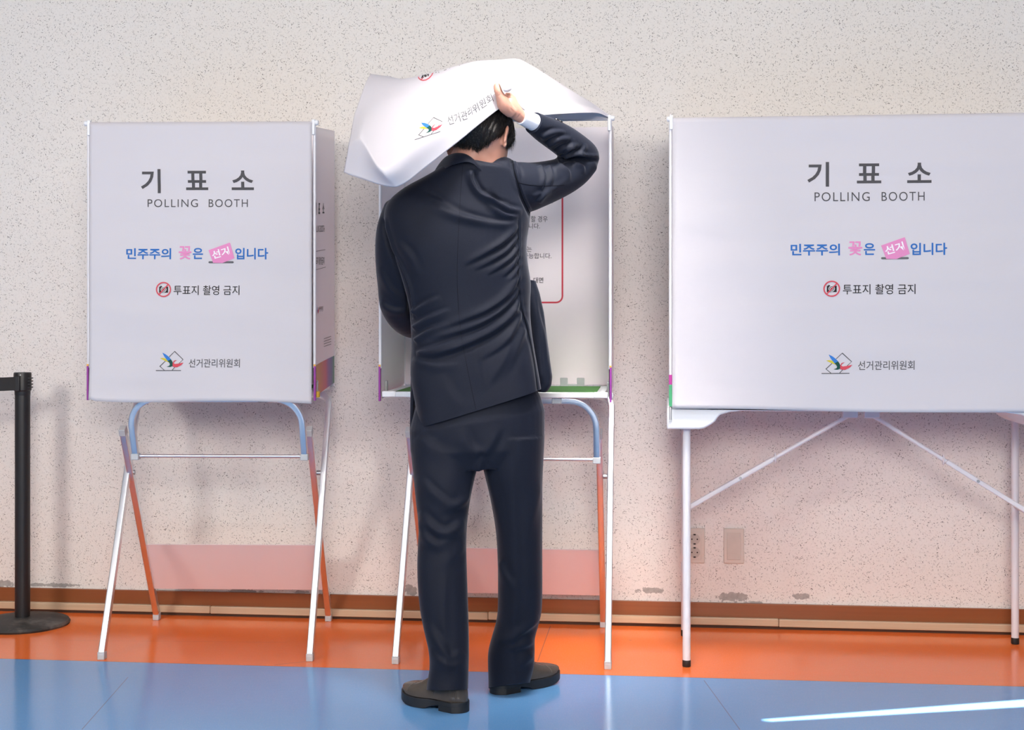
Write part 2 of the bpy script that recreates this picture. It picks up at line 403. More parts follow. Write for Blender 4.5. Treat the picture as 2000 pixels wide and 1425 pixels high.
# ================================================================== printed lettering
_tc = {}
def text2d(s, bold=0.0, spacing=1.0):
    """flat triangulated letters, scaled to a unit box (0..1, 0..1)"""
    k = (s, bold, spacing)
    if k in _tc: return _tc[k]
    c = bpy.data.curves.new('lettering', 'FONT'); c.body = s; c.offset = bold; c.space_character = spacing; c.resolution_u = 4
    o = bpy.data.objects.new('lettering', c); COL.objects.link(o)
    bpy.context.view_layer.update()
    ev = o.evaluated_get(bpy.context.evaluated_depsgraph_get()); me = ev.to_mesh()
    v = np.array([(p.co.x, p.co.y) for p in me.vertices]); f = [tuple(p.vertices) for p in me.polygons]
    ev.to_mesh_clear(); bpy.data.objects.remove(o); bpy.data.curves.remove(c)
    lo = v.min(0); hi = v.max(0); v = (v - lo) / (hi - lo)
    _tc[k] = (v, f); return _tc[k]
class Print:
    """collects flat 2D print (photo-pixel units) as triangles with a material slot and a layer"""
    def __init__(s): s.items = []
    def text(s, st, x0, y0, x1, y1, m, bold=0.0, spacing=1.0, layer=1):
        v, f = text2d(st, bold, spacing)
        s.items.append((np.c_[x0 + v[:, 0] * (x1 - x0), y1 - v[:, 1] * (y1 - y0)], f, m, layer))
    def text_aff(s, st, bl, br, tl, m, bold=0.0, layer=1):
        v, f = text2d(st, bold); bl, br, tl = map(np.array, (bl, br, tl))
        s.items.append((bl + v[:, :1] * (br - bl) + v[:, 1:] * (tl - bl), f, m, layer))
    def poly(s, pts, m, layer=1):
        t = tessellate_polygon([[Vector((p[0], p[1], 0)) for p in pts]])
        s.items.append((np.array(pts, float), [tuple(x) for x in t], m, layer))
    def stroke(s, pts, wd, m, layer=1, closed=False):
        P = np.array(pts, float); n = len(P); L = []; R = []
        for i in range(n):
            a = P[(i - 1) % n] if (closed or i > 0) else P[i]; b = P[(i + 1) % n] if (closed or i < n - 1) else P[i]
            t = (b - a) / (np.linalg.norm(b - a) + 1e-9); nn = np.array([-t[1], t[0]]) * wd / 2
            k = 1.0
            if (closed or 0 < i < n - 1):
                t1 = (P[i] - a) / (np.linalg.norm(P[i] - a) + 1e-9); k = 1 / max(0.6, abs(float(np.dot(t, t1))))
            L.append(P[i] + nn * k); R.append(P[i] - nn * k)
        f = [(i, (i + 1) % n, n + (i + 1) % n, n + i) for i in range(n if closed else n - 1)]
        s.items.append((np.array(L + R), f, m, layer))
    def ring(s, c, r, wd, m, layer=1, n=40):
        s.stroke([(c[0] + r * math.cos(2 * PI * i / n), c[1] + r * math.sin(2 * PI * i / n)) for i in range(n)], wd, m, layer, True)
    def disc(s, c, r, m, layer=1, n=28):
        s.poly([(c[0] + r * math.cos(2 * PI * i / n), c[1] + r * math.sin(2 * PI * i / n)) for i in range(n)], m, layer)
    def moved(s, fn):
        q = Print(); q.items = [(np.array([fn(*p) for p in v]), f, m, l) for v, f, m, l in s.items]; return q
    def finer(s, n):
        """every face split into small triangles, so the print can follow a curved sheet"""
        q = Print()
        for v, f, m, l in s.items:
            P = []; T_ = []
            for fc in f:
                for k in range(1, len(fc) - 1):
                    a, b, c = v[fc[0]], v[fc[k]], v[fc[k + 1]]; o = len(P); ix = {}
                    mx = max(np.linalg.norm(a - b), np.linalg.norm(b - c), np.linalg.norm(a - c)); r = max(1, min(24, int(mx / n + .99)))
                    for i in range(r + 1):
                        for j in range(r + 1 - i):
                            ix[i, j] = len(P); P.append(a + (b - a) * i / r + (c - a) * j / r)
                    for i in range(r):
                        for j in range(r - i):
                            T_.append((ix[i, j], ix[i + 1, j], ix[i, j + 1]))
                            if i + j < r - 1: T_.append((ix[i + 1, j], ix[i + 1, j + 1], ix[i, j + 1]))
            q.items.append((np.array(P), T_, m, l))
        return q
    def place(s, fn, verts, faces, midx):
        """fn(px, py, layer) -> point on the surface, or None"""
        for v, f, m, l in s.items:
            P = [fn(p[0], p[1], l) for p in v]; ix = {}
            for q in f:
                if all(P[i] is not None for i in q):
                    for i in q:
                        if i not in ix: ix[i] = len(verts); verts.append(P[i])
                    faces.append(tuple(ix[i] for i in q)); midx.append(m)

def ink(name, c): return mat(name, c, 0.6, spec=0.2)
INKS = [ink('ink_dark_grey', (0.075, 0.073, 0.08)), ink('ink_grey', (0.10, 0.10, 0.11)), ink('ink_blue', (0.025, 0.145, 0.46)), ink('ink_pink', (0.72, 0.26, 0.50)),
        ink('ink_white', (0.85, 0.83, 0.86)), ink('ink_red', (0.62, 0.07, 0.10)), ink('ink_black', (0.02, 0.02, 0.022)),
        ink('ink_green', (0.008, 0.075, 0.06)), ink('ink_yellow', (0.62, 0.52, 0.05)), ink('ink_bar_grey', (0.13, 0.13, 0.14)), ink('ink_sky_blue', (0.04, 0.20, 0.60))]
DG, GR, BL, PK, WH, RD, BK, GN, YE, BG, SB = range(1, 12)

def emblem():
    p = Print(); q = lambda *a: [(290 + x / 10, 670 + y / 10) for x, y in a]
    p.stroke(q((315, 528), (226, 450), (330, 348)), 1.25, GR); p.stroke(q((405, 265), (512, 160), (678, 318), (598, 395)), 1.25, GR)
    p.stroke(q((525, 460), (466, 524)), 1.25, GR); p.stroke(q((148, 532), (640, 532)), 1.5, GR)
    p.poly(q((228, 293), (285, 288), (340, 300), (410, 378), (330, 347)), YE, 2)
    p.poly(q((272, 183), (340, 218), (400, 266), (440, 312), (375, 345), (345, 305), (305, 250)), SB, 3)
    p.poly(q((440, 312), (462, 345), (487, 400), (474, 446), (430, 464), (356, 459), (412, 436), (422, 408), (404, 376), (375, 345)), GN, 3)
    p.poly(q((478, 458), (474, 395), (492, 350), (520, 332), (558, 330), (520, 350), (494, 385), (520, 405), (600, 395), (690, 376), (640, 430), (560, 470)), RD, 4)
    return p
def layout():
    """the curtain's print by groups, in the pixels of the left booth"""
    G = {}
    p = Print()
    p.text('기', 275, 330.2, 313.7, 377, DG, .018); p.text('표', 363.3, 333.6, 406.7, 371, DG, .018); p.text('소', 452.7, 332.9, 496, 371, DG, .018)
    G['title'] = (p, (275, 330, 496.5, 377))
    p = Print(); p.text('POLLING', 288.3, 388.9, 386.5, 404.3, DG, -.004, 1.18); p.text('BOOTH', 407.7, 388.9, 484, 404.3, DG, -.004, 1.18)
    G['polling'] = (p, (288.3, 389, 485, 404.3))
    p = Print()
    p.text('민주주의', 246.7, 484.5, 334.2, 506.2, BL, .022); p.text('꽃', 349, 480.5, 373.8, 506.5, PK, .018); p.text('은', 376.5, 484, 396.6, 505.7, BL, .022)
    p.stroke([(409, 511.9), (454.5, 511.9)], 3.9, BG, 1); p.disc((409, 511.9), 1.95, BG, 1, 12); p.disc((454.5, 511.9), 1.95, BG, 1, 12)
    p.poly([(407.2, 488.4), (448.3, 473.6), (449.4, 474.2), (458, 504.2), (434, 513.5), (416.2, 513)], PK, 2)
    p.text_aff('선거', (416.3, 506.6), (449.6, 497.0), (412.0, 490.5), WH, .022, 3)
    p.text('입니다', 459.4, 484, 524, 506.5, BL, .022)
    G['slogan'] = (p, (246.7, 474, 524, 514))
    p = Print(); c = (319.6, 565.1)
    p.poly([(311, 559.6), (313, 559.6), (313.3, 558.2), (316, 558.2), (316.4, 559.6), (328.4, 559.6), (328.4, 571.3), (311, 571.3)], BK, 1)
    p.disc(c, 5.5, WH, 2); p.disc(c, 4.5, BK, 3); p.disc(c, 3.2, WH, 4); p.disc(c, 2.3, BK, 5)
    p.stroke([(310.6, 575), (328.8, 555.2)], 2.2, RD, 6); p.ring(c, 13.6, 2.3, RD, 6)
    p.text('투표지 촬영 금지', 339.3, 557.2, 467.4, 575.8, BK, .004)
    G['nophoto'] = (p, (305, 550.3, 467.4, 580))
    p = emblem(); p.text('선거관리위원회', 369, 700.6, 468.6, 717.4, GR, .006)
    G['emblem'] = (p, (304.8, 685.5, 468.6, 723.9))
    return G
LAY = layout()

# ================================================================== materials of the booths
def cloth_mat(name, c, weave=1.0):
    m = mat(name, c, 0.62, spec=0.25)
    g = NT(m); P = g.obj(); X, Y_, Z = g.sep(P)
    n = g.noise(g.comb(g.math('MULTIPLY', X, 3), 0.0, g.math('MULTIPLY', Z, 14)), 1.0, 5, 0.6)
    g.t.links.new(g.mix(n, tuple(a * 0.975 for a in c), c), g.b.inputs['Base Color'])
    wv = g.math('ADD', g.noise(g.comb(g.math('MULTIPLY', X, 60), 0.0, g.math('MULTIPLY', Z, 900)), 1.0, 2), g.noise(g.comb(g.math('MULTIPLY', X, 900), 0.0, g.math('MULTIPLY', Z, 60)), 1.0, 2))
    bp = g.t.nodes.new('ShaderNodeBump'); bp.inputs['Strength'].default_value = 0.25 * weave; bp.inputs['Distance'].default_value = 0.0006
    g.t.links.new(wv, bp.inputs['Height']); g.t.links.new(bp.outputs[0], g.b.inputs['Normal'])
    return m
M_CLOTH = cloth_mat('white_curtain_cloth', (0.70, 0.68, 0.725))
# a little daylight passes through the thin sheet
nt = M_CLOTH.node_tree; out = nt.nodes['Material Output']; tr = nt.nodes.new('ShaderNodeBsdfTranslucent'); tr.inputs[0].default_value = (0.8, 0.78, 0.83, 1)
ms = nt.nodes.new('ShaderNodeMixShader'); ms.inputs[0].default_value = 0.14
nt.links.new(nt.nodes['Principled BSDF'].outputs[0], ms.inputs[1]); nt.links.new(tr.outputs[0], ms.inputs[2]); nt.links.new(ms.outputs[0], out.inputs['Surface'])
M_PANEL = mat('white_panel', (0.86, 0.80, 0.84), 0.5, noise=(5, .015))
M_WPLAST = mat('white_plastic', (0.78, 0.80, 0.84), 0.4)
M_WTUBE = mat('white_painted_tube', (0.74, 0.74, 0.79), 0.35)
M_ALU = mat('brushed_aluminium', (0.80, 0.81, 0.84), 0.33, metal=1.0, noise=(40, .03))
M_GREYP = mat('grey_plastic', (0.50, 0.53, 0.56), 0.5)
M_GREEN = mat('green_mat', (0.065, 0.22, 0.045), 0.75, noise=(300, .10))
M_KICK = mat('frosted_panel', (0.74, 0.62, 0.64), 0.5, noise=(4, .02))
M_PURP = mat('purple_print', (0.28, 0.03, 0.30), 0.5)
M_MAG = mat('magenta_print', (0.40, 0.02, 0.26), 0.5)
M_GRNP = mat('green_print', (0.05, 0.36, 0.16), 0.5)
M_ORNG = mat('orange_print', (0.75, 0.36, 0.05), 0.5)
M_CLEAR = mat('clear_plastic', (0.75, 0.80, 0.82), 0.25, trans=0.55)
M_YEL = mat('yellow_plastic', (0.75, 0.50, 0.04), 0.4)
M_FOOT = mat('black_rubber_foot', (0.012, 0.012, 0.012), 0.6)
M_BOLT = mat('steel_bolt', (0.45, 0.46, 0.48), 0.4, metal=1.0)
# the band of rainbow colours printed low on the side sheet
M_RAIN = mat('rainbow_print', (0.5, 0.3, 0.2), 0.5)
g = NT(M_RAIN); P = g.obj(); X, Y_, Z = g.sep(P)
mr = g.t.nodes.new('ShaderNodeMapRange'); g.t.links.new(Y_, mr.inputs[0]); mr.inputs[1].default_value = 0.04; mr.inputs[2].default_value = 0.47
cr = g.t.nodes.new('ShaderNodeValToRGB'); g.t.links.new(mr.outputs[0], cr.inputs[0])
cr.color_ramp.elements[0].color = (0.62, 0.36, 0.10, 1); cr.color_ramp.elements[1].color = (0.10, 0.28, 0.16, 1)
for pos, c in ((0.35, (0.55, 0.22, 0.12, 1)), (0.60, (0.55, 0.13, 0.18, 1)), (0.74, (0.24, 0.13, 0.36, 1)), (0.88, (0.12, 0.14, 0.30, 1))):
    e = cr.color_ramp.elements.new(pos); e.color = c
g.t.links.new(cr.outputs[0], g.b.inputs['Base Color'])

# ================================================================== booths
class Frame:
    """a booth's own coordinates: x along its front, y towards the wall, z up"""
    def __init__(s, O, rz): s.O = Vector(O); s.rz = rz; s.M = Matrix.Translation(s.O) @ Matrix.Rotation(rz, 4, 'Z'); s.I = s.M.inverted()
    def onplane(s, px, py, yl):
        o = s.I @ CAM; d = s.I.to_3x3() @ ray(px, py); return o + d * ((yl - o.y) / d.y)
    def onside(s, px, py, xl):
        o = s.I @ CAM; d = s.I.to_3x3() @ ray(px, py); return o + d * ((xl - o.x) / d.x)

def ripple(x, z, seed, amp):
    a = mnoise.noise(Vector((x * 2.0, z * 13.0, seed))) * 0.0050
    b = mnoise.noise(Vector((x * 5.0, z * 34.0, seed + 5))) * 0.0022
    c = mnoise.noise(Vector((x * 3.0 + z * 2.0, z * 3.5, seed + 9))) * 0.009
    return (a + b + c) * amp
def curtain(parent, fr, x0, x1, ztop, zbot_fn, yc, seed, amp, remap, name='curtain'):
    """printed front sheet; two sides and a rolled hem, print lies on the front side"""
    nu, nv = 64, 72; T = 0.0016
    def surf(x, z):
        u = (x - x0) / (x1 - x0)
        edge = min(1.0, max(0.0, min(u, 1 - u) * 14))
        top = min(1.0, max(0.0, (ztop - z) * 9))
        low = max(0.0, 1 - (z - zbot_fn(u)) / 0.14)
        y = yc + ripple(x, z, seed, amp) * (0.25 + 0.75 * edge) * top
        y -= 0.010 * low * low * (0.6 + 0.4 * math.sin(u * 9 + seed))           # hem kicks out a little
        return y
    V = []; F = []; MI = []
    for side in (0, 1):
        for j in range(nv + 1):
            for i in range(nu + 1):
                u = i / nu; v = j / nv; x = x0 + (x1 - x0) * u; z = ztop + (zbot_fn(u) - ztop) * v
                V.append(Vector((x, surf(x, z) + T * side, z)))
    n1 = (nu + 1) * (nv + 1); idx = lambda i, j, s: s * n1 + j * (nu + 1) + i
    for j in range(nv):
        for i in range(nu):
            F.append((idx(i, j, 0), idx(i, j + 1, 0), idx(i + 1, j + 1, 0), idx(i + 1, j, 0))); MI.append(0)
            F.append((idx(i, j, 1), idx(i + 1, j, 1), idx(i + 1, j + 1, 1), idx(i, j + 1, 1))); MI.append(0)
    for i in range(nu):
        F.append((idx(i, nv, 0), idx(i, nv, 1), idx(i + 1, nv, 1), idx(i + 1, nv, 0))); MI.append(0)
        F.append((idx(i, 0, 0), idx(i + 1, 0, 0), idx(i + 1, 0, 1), idx(i, 0, 1))); MI.append(0)
    for j in range(nv):
        F.append((idx(0, j, 0), idx(0, j, 1), idx(0, j + 1, 1), idx(0, j + 1, 0))); MI.append(0)
        F.append((idx(nu, j, 0), idx(nu, j + 1, 0), idx(nu, j + 1, 1), idx(nu, j, 1))); MI.append(0)
    def on(px, py, l):
        p = fr.onplane(px, py, yc); return Vector((p.x, surf(p.x, p.z) - 0.0007 - 0.00025 * l, p.z))
    for k, (pr, box0) in LAY.items():
        if remap is None: q = pr
        else:
            b = remap[k]; sx = (b[2] - b[0]) / (box0[2] - box0[0]); sy = (b[3] - b[1]) / (box0[3] - box0[1])
            tilt = remap.get('tilt', 0.0)
            q = pr.moved(lambda x, y: (b[0] + (x - box0[0]) * sx, b[1] + (y - box0[1]) * sy + tilt * (x - box0[0]) * sx))
        q.finer(5).place(on, V, F, MI)
    return mesh_obj(name, V, F, [M_CLOTH] + INKS, parent, True, MI)

def sheet_box(bm, quad, n, t, mat=0):
    """a flat sheet through 4 corners with thickness t along n"""
    a = [bm.verts.new(Vector(q)) for q in quad]; b = [bm.verts.new(Vector(q) + Vector(n) * t) for q in quad]
    fs = [bm.faces.new(a), bm.faces.new(list(reversed(b)))]
    for i in range(4): fs.append(bm.faces.new((a[i], b[i], b[(i + 1) % 4], a[(i + 1) % 4])))
    for f in fs: f.material_index = mat

TUBE = rrect(0.0105, 0.0125, 0.003)
def small_booth(O, rz, label, side_print=False):
    fr = Frame(O, rz)
    B = thing('polling_booth', label, 'polling booth', O, rz, 'small polling booths on folding aluminium stands')
    ox = -0.027; hw = 0.371; yc = 0.04; yb = 0.475
    # --- folding stand
    for s in (-1, 1):        # legs that start in front and lean back under the shelf
        bm = bmesh.new()
        path = [Vector((s * 0.338, 0.0, 0.012)), Vector((s * 0.338, 0.39, 0.80))] + \
               [Vector((s * (0.338 - 0.06 * (1 - math.cos(a))), 0.39 + 0.02 * math.sin(a), 0.80 + 0.036 * math.sin(a))) for a in (0.4, 0.8, 1.2, PI / 2)] + [Vector((s * 0.20, 0.41, 0.836))]
        sweep(bm, path, TUBE, up=Vector((0, -1, 0.3)))
        lg = obj('leg', bm, M_ALU, B)
        bm = bmesh.new(); box(bm, (s * 0.338, 0.004, 0.0125), (0.0225, 0.030, 0.025)); obj('foot', bm, M_GREYP, lg, bevel=0.002)
    bm = bmesh.new(); sweep(bm, [Vector((-0.21, 0.41, 0.836)), Vector((0.21, 0.41, 0.836))], TUBE, up=Vector((0, 0, 1))); obj('rear_cross_tube', bm, M_ALU, B)
    for s in (-1, 1):        # legs that start at the wall and lean forward
        rx = 0.303 if s > 0 else -0.327
        bm = bmesh.new(); sweep(bm, [Vector((rx, 0.6, 0.012)), Vector((rx, 0.195, 0.715))], TUBE, up=Vector((0, -1, 0)))
        lg = obj('leg', bm, M_ALU, B)
        bm = bmesh.new(); box(bm, (rx, 0.596, 0.0125), (0.0225, 0.030, 0.025)); obj('foot', bm, M_GREYP, lg, bevel=0.002)
        bm = bmesh.new(); box(bm, (rx, 0.191, 0.722), (0.022, 0.03, 0.026), Matrix.Rotation(math.radians(30), 3, 'X').to_euler()); obj('end_cap', bm, M_GREYP, lg, bevel=0.002)
        bm = bmesh.new(); lathe(bm, [(0.008, -0.009), (0.008, 0.009)], (s * 0.322, 0.279, 0.573), 14, axis='x'); obj('pivot_bolt', bm, M_BOLT, lg)
    bm = bmesh.new()         # hoop under the shelf
    r = 0.085; zt = 0.838; hx = 0.282; hc = 0.016
    path = [Vector((-hx, 0.13, 0.644)), Vector((-hx, 0.088, zt - r))] + [Vector((-hx + r * (1 - math.cos(a)), 0.088 - 0.018 * math.sin(a), zt - r + r * math.sin(a))) for a in np.linspace(0.2, PI / 2, 8)]
    path += [Vector((-p.x, p.y, p.z)) for p in reversed(path)]; path = [p + Vector((hc, 0, 0)) for p in path]
    sweep(bm, path, rrect(0.0105, 0.0095, 0.003), up=Vector((0, -1, 0.2))); hp = obj('support_hoop', bm, M_ALU, B)
    for s in (-1, 1):
        bm = bmesh.new(); box(bm, (s * hx + hc, 0.131, 0.642), (0.026, 0.03, 0.022)); obj('hinge_block', bm, M_GREYP, hp, bevel=0.003)
        bm = bmesh.new(); lathe(bm, [(0.003, -0.0125), (0.003, -0.0115)], (s * hx + hc, 0.131, 0.668), 10, axis='y'); obj('rivet', bm, M_BOLT, hp)
        bm = bmesh.new(); box(bm, (s * 0.20 + ox, 0.07, 0.842), (0.032, 0.03, 0.03)); obj('hoop_clip', bm, M_GREYP, hp, bevel=0.003)
    bm = bmesh.new(); lathe(bm, [(0.0058, hc - hx), (0.0058, hc + hx)], (0, 0.131, 0.644), 14, axis='x'); obj('cross_bar', bm, M_ALU, B)
    bm = bmesh.new()         # pale panel between the rear legs
    yz = lambda z: 0.6 - 0.576 * z
    sheet_box(bm, [(-0.32, yz(.125) + 0.002, .125), (0.297, yz(.125) + 0.002, .125), (0.297, yz(.30) + 0.002, .30), (-0.32, yz(.30) + 0.002, .30)], (0, 0.87, 0.5), 0.004)
    obj('kick_panel', bm, M_KICK, B, smooth=None)
    # --- writing shelf
    bm = bmesh.new(); box(bm, (ox, 0.265, 0.8585), (0.70, 0.40, 0.008)); sh = obj('writing_shelf', bm, M_WPLAST, B, bevel=0.001)
    bm = bmesh.new(); box(bm, (ox, 0.262, 0.8637), (0.652, 0.392, 0.002)); obj('green_mat', bm, M_GREEN, sh, smooth=None)
    bm = bmesh.new(); box(bm, (ox, 0.052, 0.8565), (0.64, 0.02, 0.0185)); obj('front_rail', bm, M_ALU, sh, bevel=0.002)
    for s in (-1, 1):
        bm = bmesh.new(); box(bm, (ox + s * 0.341, 0.052, 0.857), (0.045, 0.022, 0.019)); obj('rail_corner', bm, M_WPLAST, sh, bevel=0.003)
        bm = bmesh.new(); box(bm, (ox + s * 0.345, 0.27, 0.857), (0.018, 0.41, 0.018)); obj('side_rail', bm, M_WPLAST, sh, bevel=0.002)
    bm = bmesh.new(); box(bm, (ox, 0.463, 0.857), (0.70, 0.016, 0.018)); obj('rear_rail', bm, M_ALU, sh, bevel=0.002)
    for cx in (0.172, 0.230):
        bm = bmesh.new(); box(bm, (cx, 0.448, 0.8755), (0.026, 0.004, 0.036)); obj('clip_tab', bm, M_CLEAR, sh, bevel=0.008)
    bm = bmesh.new(); box(bm, (0.20, 0.4485, 0.866), (0.05, 0.003, 0.012)); obj('clip_bar', bm, M_CLEAR, sh, bevel=0.002)
    # --- screen
    for s in (-1, 1):
        x = ox + s * hw
        bm = bmesh.new(); lathe(bm, [(0.0050, 0.94), (0.0050, 1.738)], (x, yc + 0.012, 0), 14); po = obj('post', bm, M_WTUBE, B)
        bm = bmesh.new(); box(bm, (x + s * 0.0015, yc + 0.012, 0.890), (0.0062, 0.014, 0.112)); obj('purple_edge', bm, M_PURP, po, bevel=0.001)
        bm = bmesh.new(); box(bm, (x + s * 0.001, yc + 0.012, 0.9485), (0.0064, 0.014, 0.006)); obj('orange_edge', bm, M_ORNG, po, smooth=None)
        bm = bmesh.new(); box(bm, (x - s * 0.003, yc + 0.010, 1.722), (0.0105, 0.018, 0.05)); obj('post_bracket', bm, M_WPLAST, po, bevel=0.002)
        bm = bmesh.new(); lathe(bm, [(0.0085, -0.002), (0.0085, 0.009), (0.006, 0.012)] if s > 0 else [(0.006, -0.012), (0.0085, -0.009), (0.0085, 0.002)], (x + s * 0.002, yc + 0.010, 1.737), 14, axis='x'); obj('end_knob', bm, M_WPLAST, po)
        # side sheet
        V = []; F = []; MI = []
        xi = x - s * 0.002; nz = 24
        def bz(t): return 0.842 + 0.028 * t
        def add_sheet(xx):
            b = len(V)
            for j in range(nz + 1):
                for i in range(7):
                    t = i / 6; z0 = bz(t); z1 = 1.725 + 0.04 * t; z = z0 + (z1 - z0) * j / nz
                    bow = -s * 0.004 * math.sin(PI * t) * (0.5 + 0.5 * math.sin(z * 7))
                    V.append(Vector((xx + bow, yc + 0.012 + (yb - yc - 0.012) * t, z)))
            return b
        b0 = add_sheet(xi); b1 = add_sheet(xi - s * 0.0022)
        for j in range(nz):
            for i in range(6):
                a = j * 7 + i
                F.append((b0 + a, b0 + a + 1, b0 + a + 8, b0 + a + 7)); MI.append(0)
                F.append((b1 + a, b1 + a + 7, b1 + a + 8, b1 + a + 1)); MI.append(0)
        for i in range(6):
            F.append((b0 + i, b1 + i, b1 + i + 1, b0 + i + 1)); MI.append(0); a = nz * 7 + i
            F.append((b0 + a, b0 + a + 1, b1 + a + 1, b1 + a)); MI.append(0)
        if s > 0 and side_print:
            q = Print()
            q.text('기', 614.2, 395.7, 617.7, 419.7, DG, .018); q.text('표', 621.5, 396.5, 625, 417.5, DG, .018); q.text('소', 629.5, 396.5, 633.3, 416.5, DG, .018)
            q.text('POLLING BOOTH', 614.2, 440, 634, 453, DG, 0, 1.1)
            q.stroke([(614.2, 491), (636, 487.3)], 0.8, DG); q.stroke([(613.7, 527.4), (637.3, 521.3)], 0.8, DG)
            q.text('투표지 촬영금지', 614.3, 501.5, 634.5, 516.5, DG, .006)
            q.poly([(619, 593), (621.4, 607), (622, 613), (620.3, 606)], SB); q.poly([(621.4, 606), (624, 601), (623, 610), (621.6, 613)], RD)
            q.text('선거관리위원회', 624, 597.5, 633, 608, GR)
            for k in range(4): q.stroke([(634, 661.5 + k * 5), (647, 656.5 + k * 5)], 0.9, GR)
            def on(px, py, l):
                p = fr.onside(px, py, xi); t = (p.y - yc - 0.012) / (yb - yc - 0.012)
                return Vector((xi + 0.0008 + 0.0003 * l - 0.004 * math.sin(PI * max(0, min(1, t))) * (0.5 + 0.5 * math.sin(p.z * 7)), p.y, p.z))
            q.place(on, V, F, MI)
            bb = len(V); n = 6                               # rainbow band
            for i in range(n + 1):
                t = i / n; y = yc + 0.012 + (yb - yc - 0.012) * t
                for z in (bz(t) + 0.001, 0.945 + 0.022 * t):
                    V.append(Vector((xi + 0.0008 - 0.004 * math.sin(PI * t) * (0.5 + 0.5 * math.sin(z * 7)), y, z)))
            for i in range(n): F.append((bb + 2 * i, bb + 2 * i + 2, bb + 2 * i + 3, bb + 2 * i + 1)); MI.append(12)
        mesh_obj('side_panel', V, F, [M_PANEL] + INKS + [M_RAIN], B, True, MI)
        bm = bmesh.new(); lathe(bm, [(0.005, 0.86), (0.005, 1.765)], (x - s * 0.006, yb + 0.004, 0), 12); obj('post', bm, M_WTUBE, B)
        bm = bmesh.new(); box(bm, (x - s * 0.006, yc + 0.075, 0.872), (0.012, 0.022, 0.05)); obj('panel_clip', bm, M_CLEAR, B, bevel=0.002)
        bm = bmesh.new(); box(bm, (x + s * 0.003, yc + 0.06, 0.851), (0.012, 0.02, 0.02)); obj('shelf_clamp', bm, M_YEL if side_print and s > 0 else M_GREYP, B, bevel=0.003)
    return fr, B, ox, hw, yc, yb

def rear_panel(B, ox, hw, yb, items, fr, z0=0.868, z1=1.765, x0=None, x1=None):
    V = []; F = []; MI = []
    x0 = ox - hw + 0.008 if x0 is None else x0; x1 = ox + hw - 0.008 if x1 is None else x1
    for y in (yb, yb + 0.004):
        V += [Vector((x0, y, z0)), Vector((x1, y, z0)), Vector((x1, y, z1)), Vector((x0, y, z1))]
    F += [(0, 1, 2, 3), (7, 6, 5, 4), (0, 4, 5, 1), (1, 5, 6, 2), (2, 6, 7, 3), (3, 7, 4, 0)]; MI += [0] * 6
    if items:
        items.place(lambda px, py, l: (lambda p: Vector((p.x, yb - 0.0006 - 0.0003 * l, p.z)))(fr.onplane(px, py, yb)), V, F, MI)
    return mesh_obj('rear_panel', V, F, [M_PANEL] + INKS, B, False, MI)
def top_rod(B, x0, x1, y, z, r=0.0075):
    bm = bmesh.new(); lathe(bm, [(r, x0), (r, x1)], (0, y, z), 18, axis='x'); return obj('top_rod', bm, M_CLOTH, B)

def frame_from(a, b):
    A, Bp = FL(*a), FL(*b); m = (A + Bp) / 2; d = Bp - A
    return (m.x, m.y, 0.0), math.atan2(d.y, d.x)

# left booth, curtain down
O1, r1 = frame_from((203, 1287), (601, 1290))
fr1, B1, ox, hw, yc, yb = small_booth(O1, r1, 'small closed white polling booth on aluminium legs beside the black queue post', side_print=True)
rear_panel(B1, ox, hw, yb, None, fr1)
top_rod(B1, ox - hw + 0.006, ox + hw - 0.006, yc + 0.008, 1.7335)
curtain(B1, fr1, ox - hw + 0.007, ox + hw - 0.007, 1.737, lambda u: 0.833 - 0.004 * math.sin(u * PI * 2.2) - 0.006 * u + (0.004 if u < .03 else 0), yc - 0.0015, 1.3, 0.7, None)

# middle booth, curtain lifted by the voter
O2, r2 = frame_from((776, 1295.5), (1184, 1305.5))
fr2, B2, ox, hw, yc, yb = small_booth(O2, r2, 'small polling booth with lifted curtain and green shelf, in front of the man')
q = Print()
arc = lambda cx, cy, r, a0, a1: [(cx + r * math.cos(math.radians(a)), cy + r * math.sin(math.radians(a))) for a in np.linspace(a0, a1, 7)]
q.stroke(arc(1086, 578, 12.5, 0, 90) + arc(892, 578, 12.5, 90, 180) + arc(892, 362, 12.5, 180, 270) + arc(1086, 362, 12.5, 270, 360), 3.3, RD, 1, True)
q.text('할 경우', 1037, 421.5, 1069.5, 433.5, DG); q.text('니다.', 1033, 436, 1054.5, 446.5, DG)
q.text('는', 1029, 481, 1038.5, 491.5, DG); q.text('가능합니다.', 1022, 494, 1077, 505, DG)
q.text('대면', 1042, 541.5, 1061, 552.5, DG, .012); q.text('.', 1077.6, 395, 1079.4, 396.8, DG); q.stroke([(1075.5, 390), (1075.5, 397)], .9, DG)
rear_panel(B2, ox, hw, yb, q, fr2)
top_rod(B2, ox - hw + 0.006, ox + hw - 0.006, yc + 0.008, 1.7335, 0.004)

# right booth: long white folding table
fl_, rl_, rr_ = FL(1341, 1301), FL(1331, 1241), FL(1984, 1258)
P0 = W(1302.5, 610, 4.46)
O3 = (P0.x, P0.y, 0.0); r3 = 0.0
fr3 = Frame(O3, r3)
B3 = thing('wide_polling_booth', 'wide white polling booth on a folding plastic table at the right edge', 'polling booth', O3, r3)
LN = 1.262; DP = 0.52
lo = [fr3.I @ p for p in (fl_, rl_, rr_)]
ly0, ly1, lx0, lx1 = lo[0].y, lo[1].y, 0.5 * (lo[0].x + lo[1].x), lo[2].x
lx0 = lo[0].x
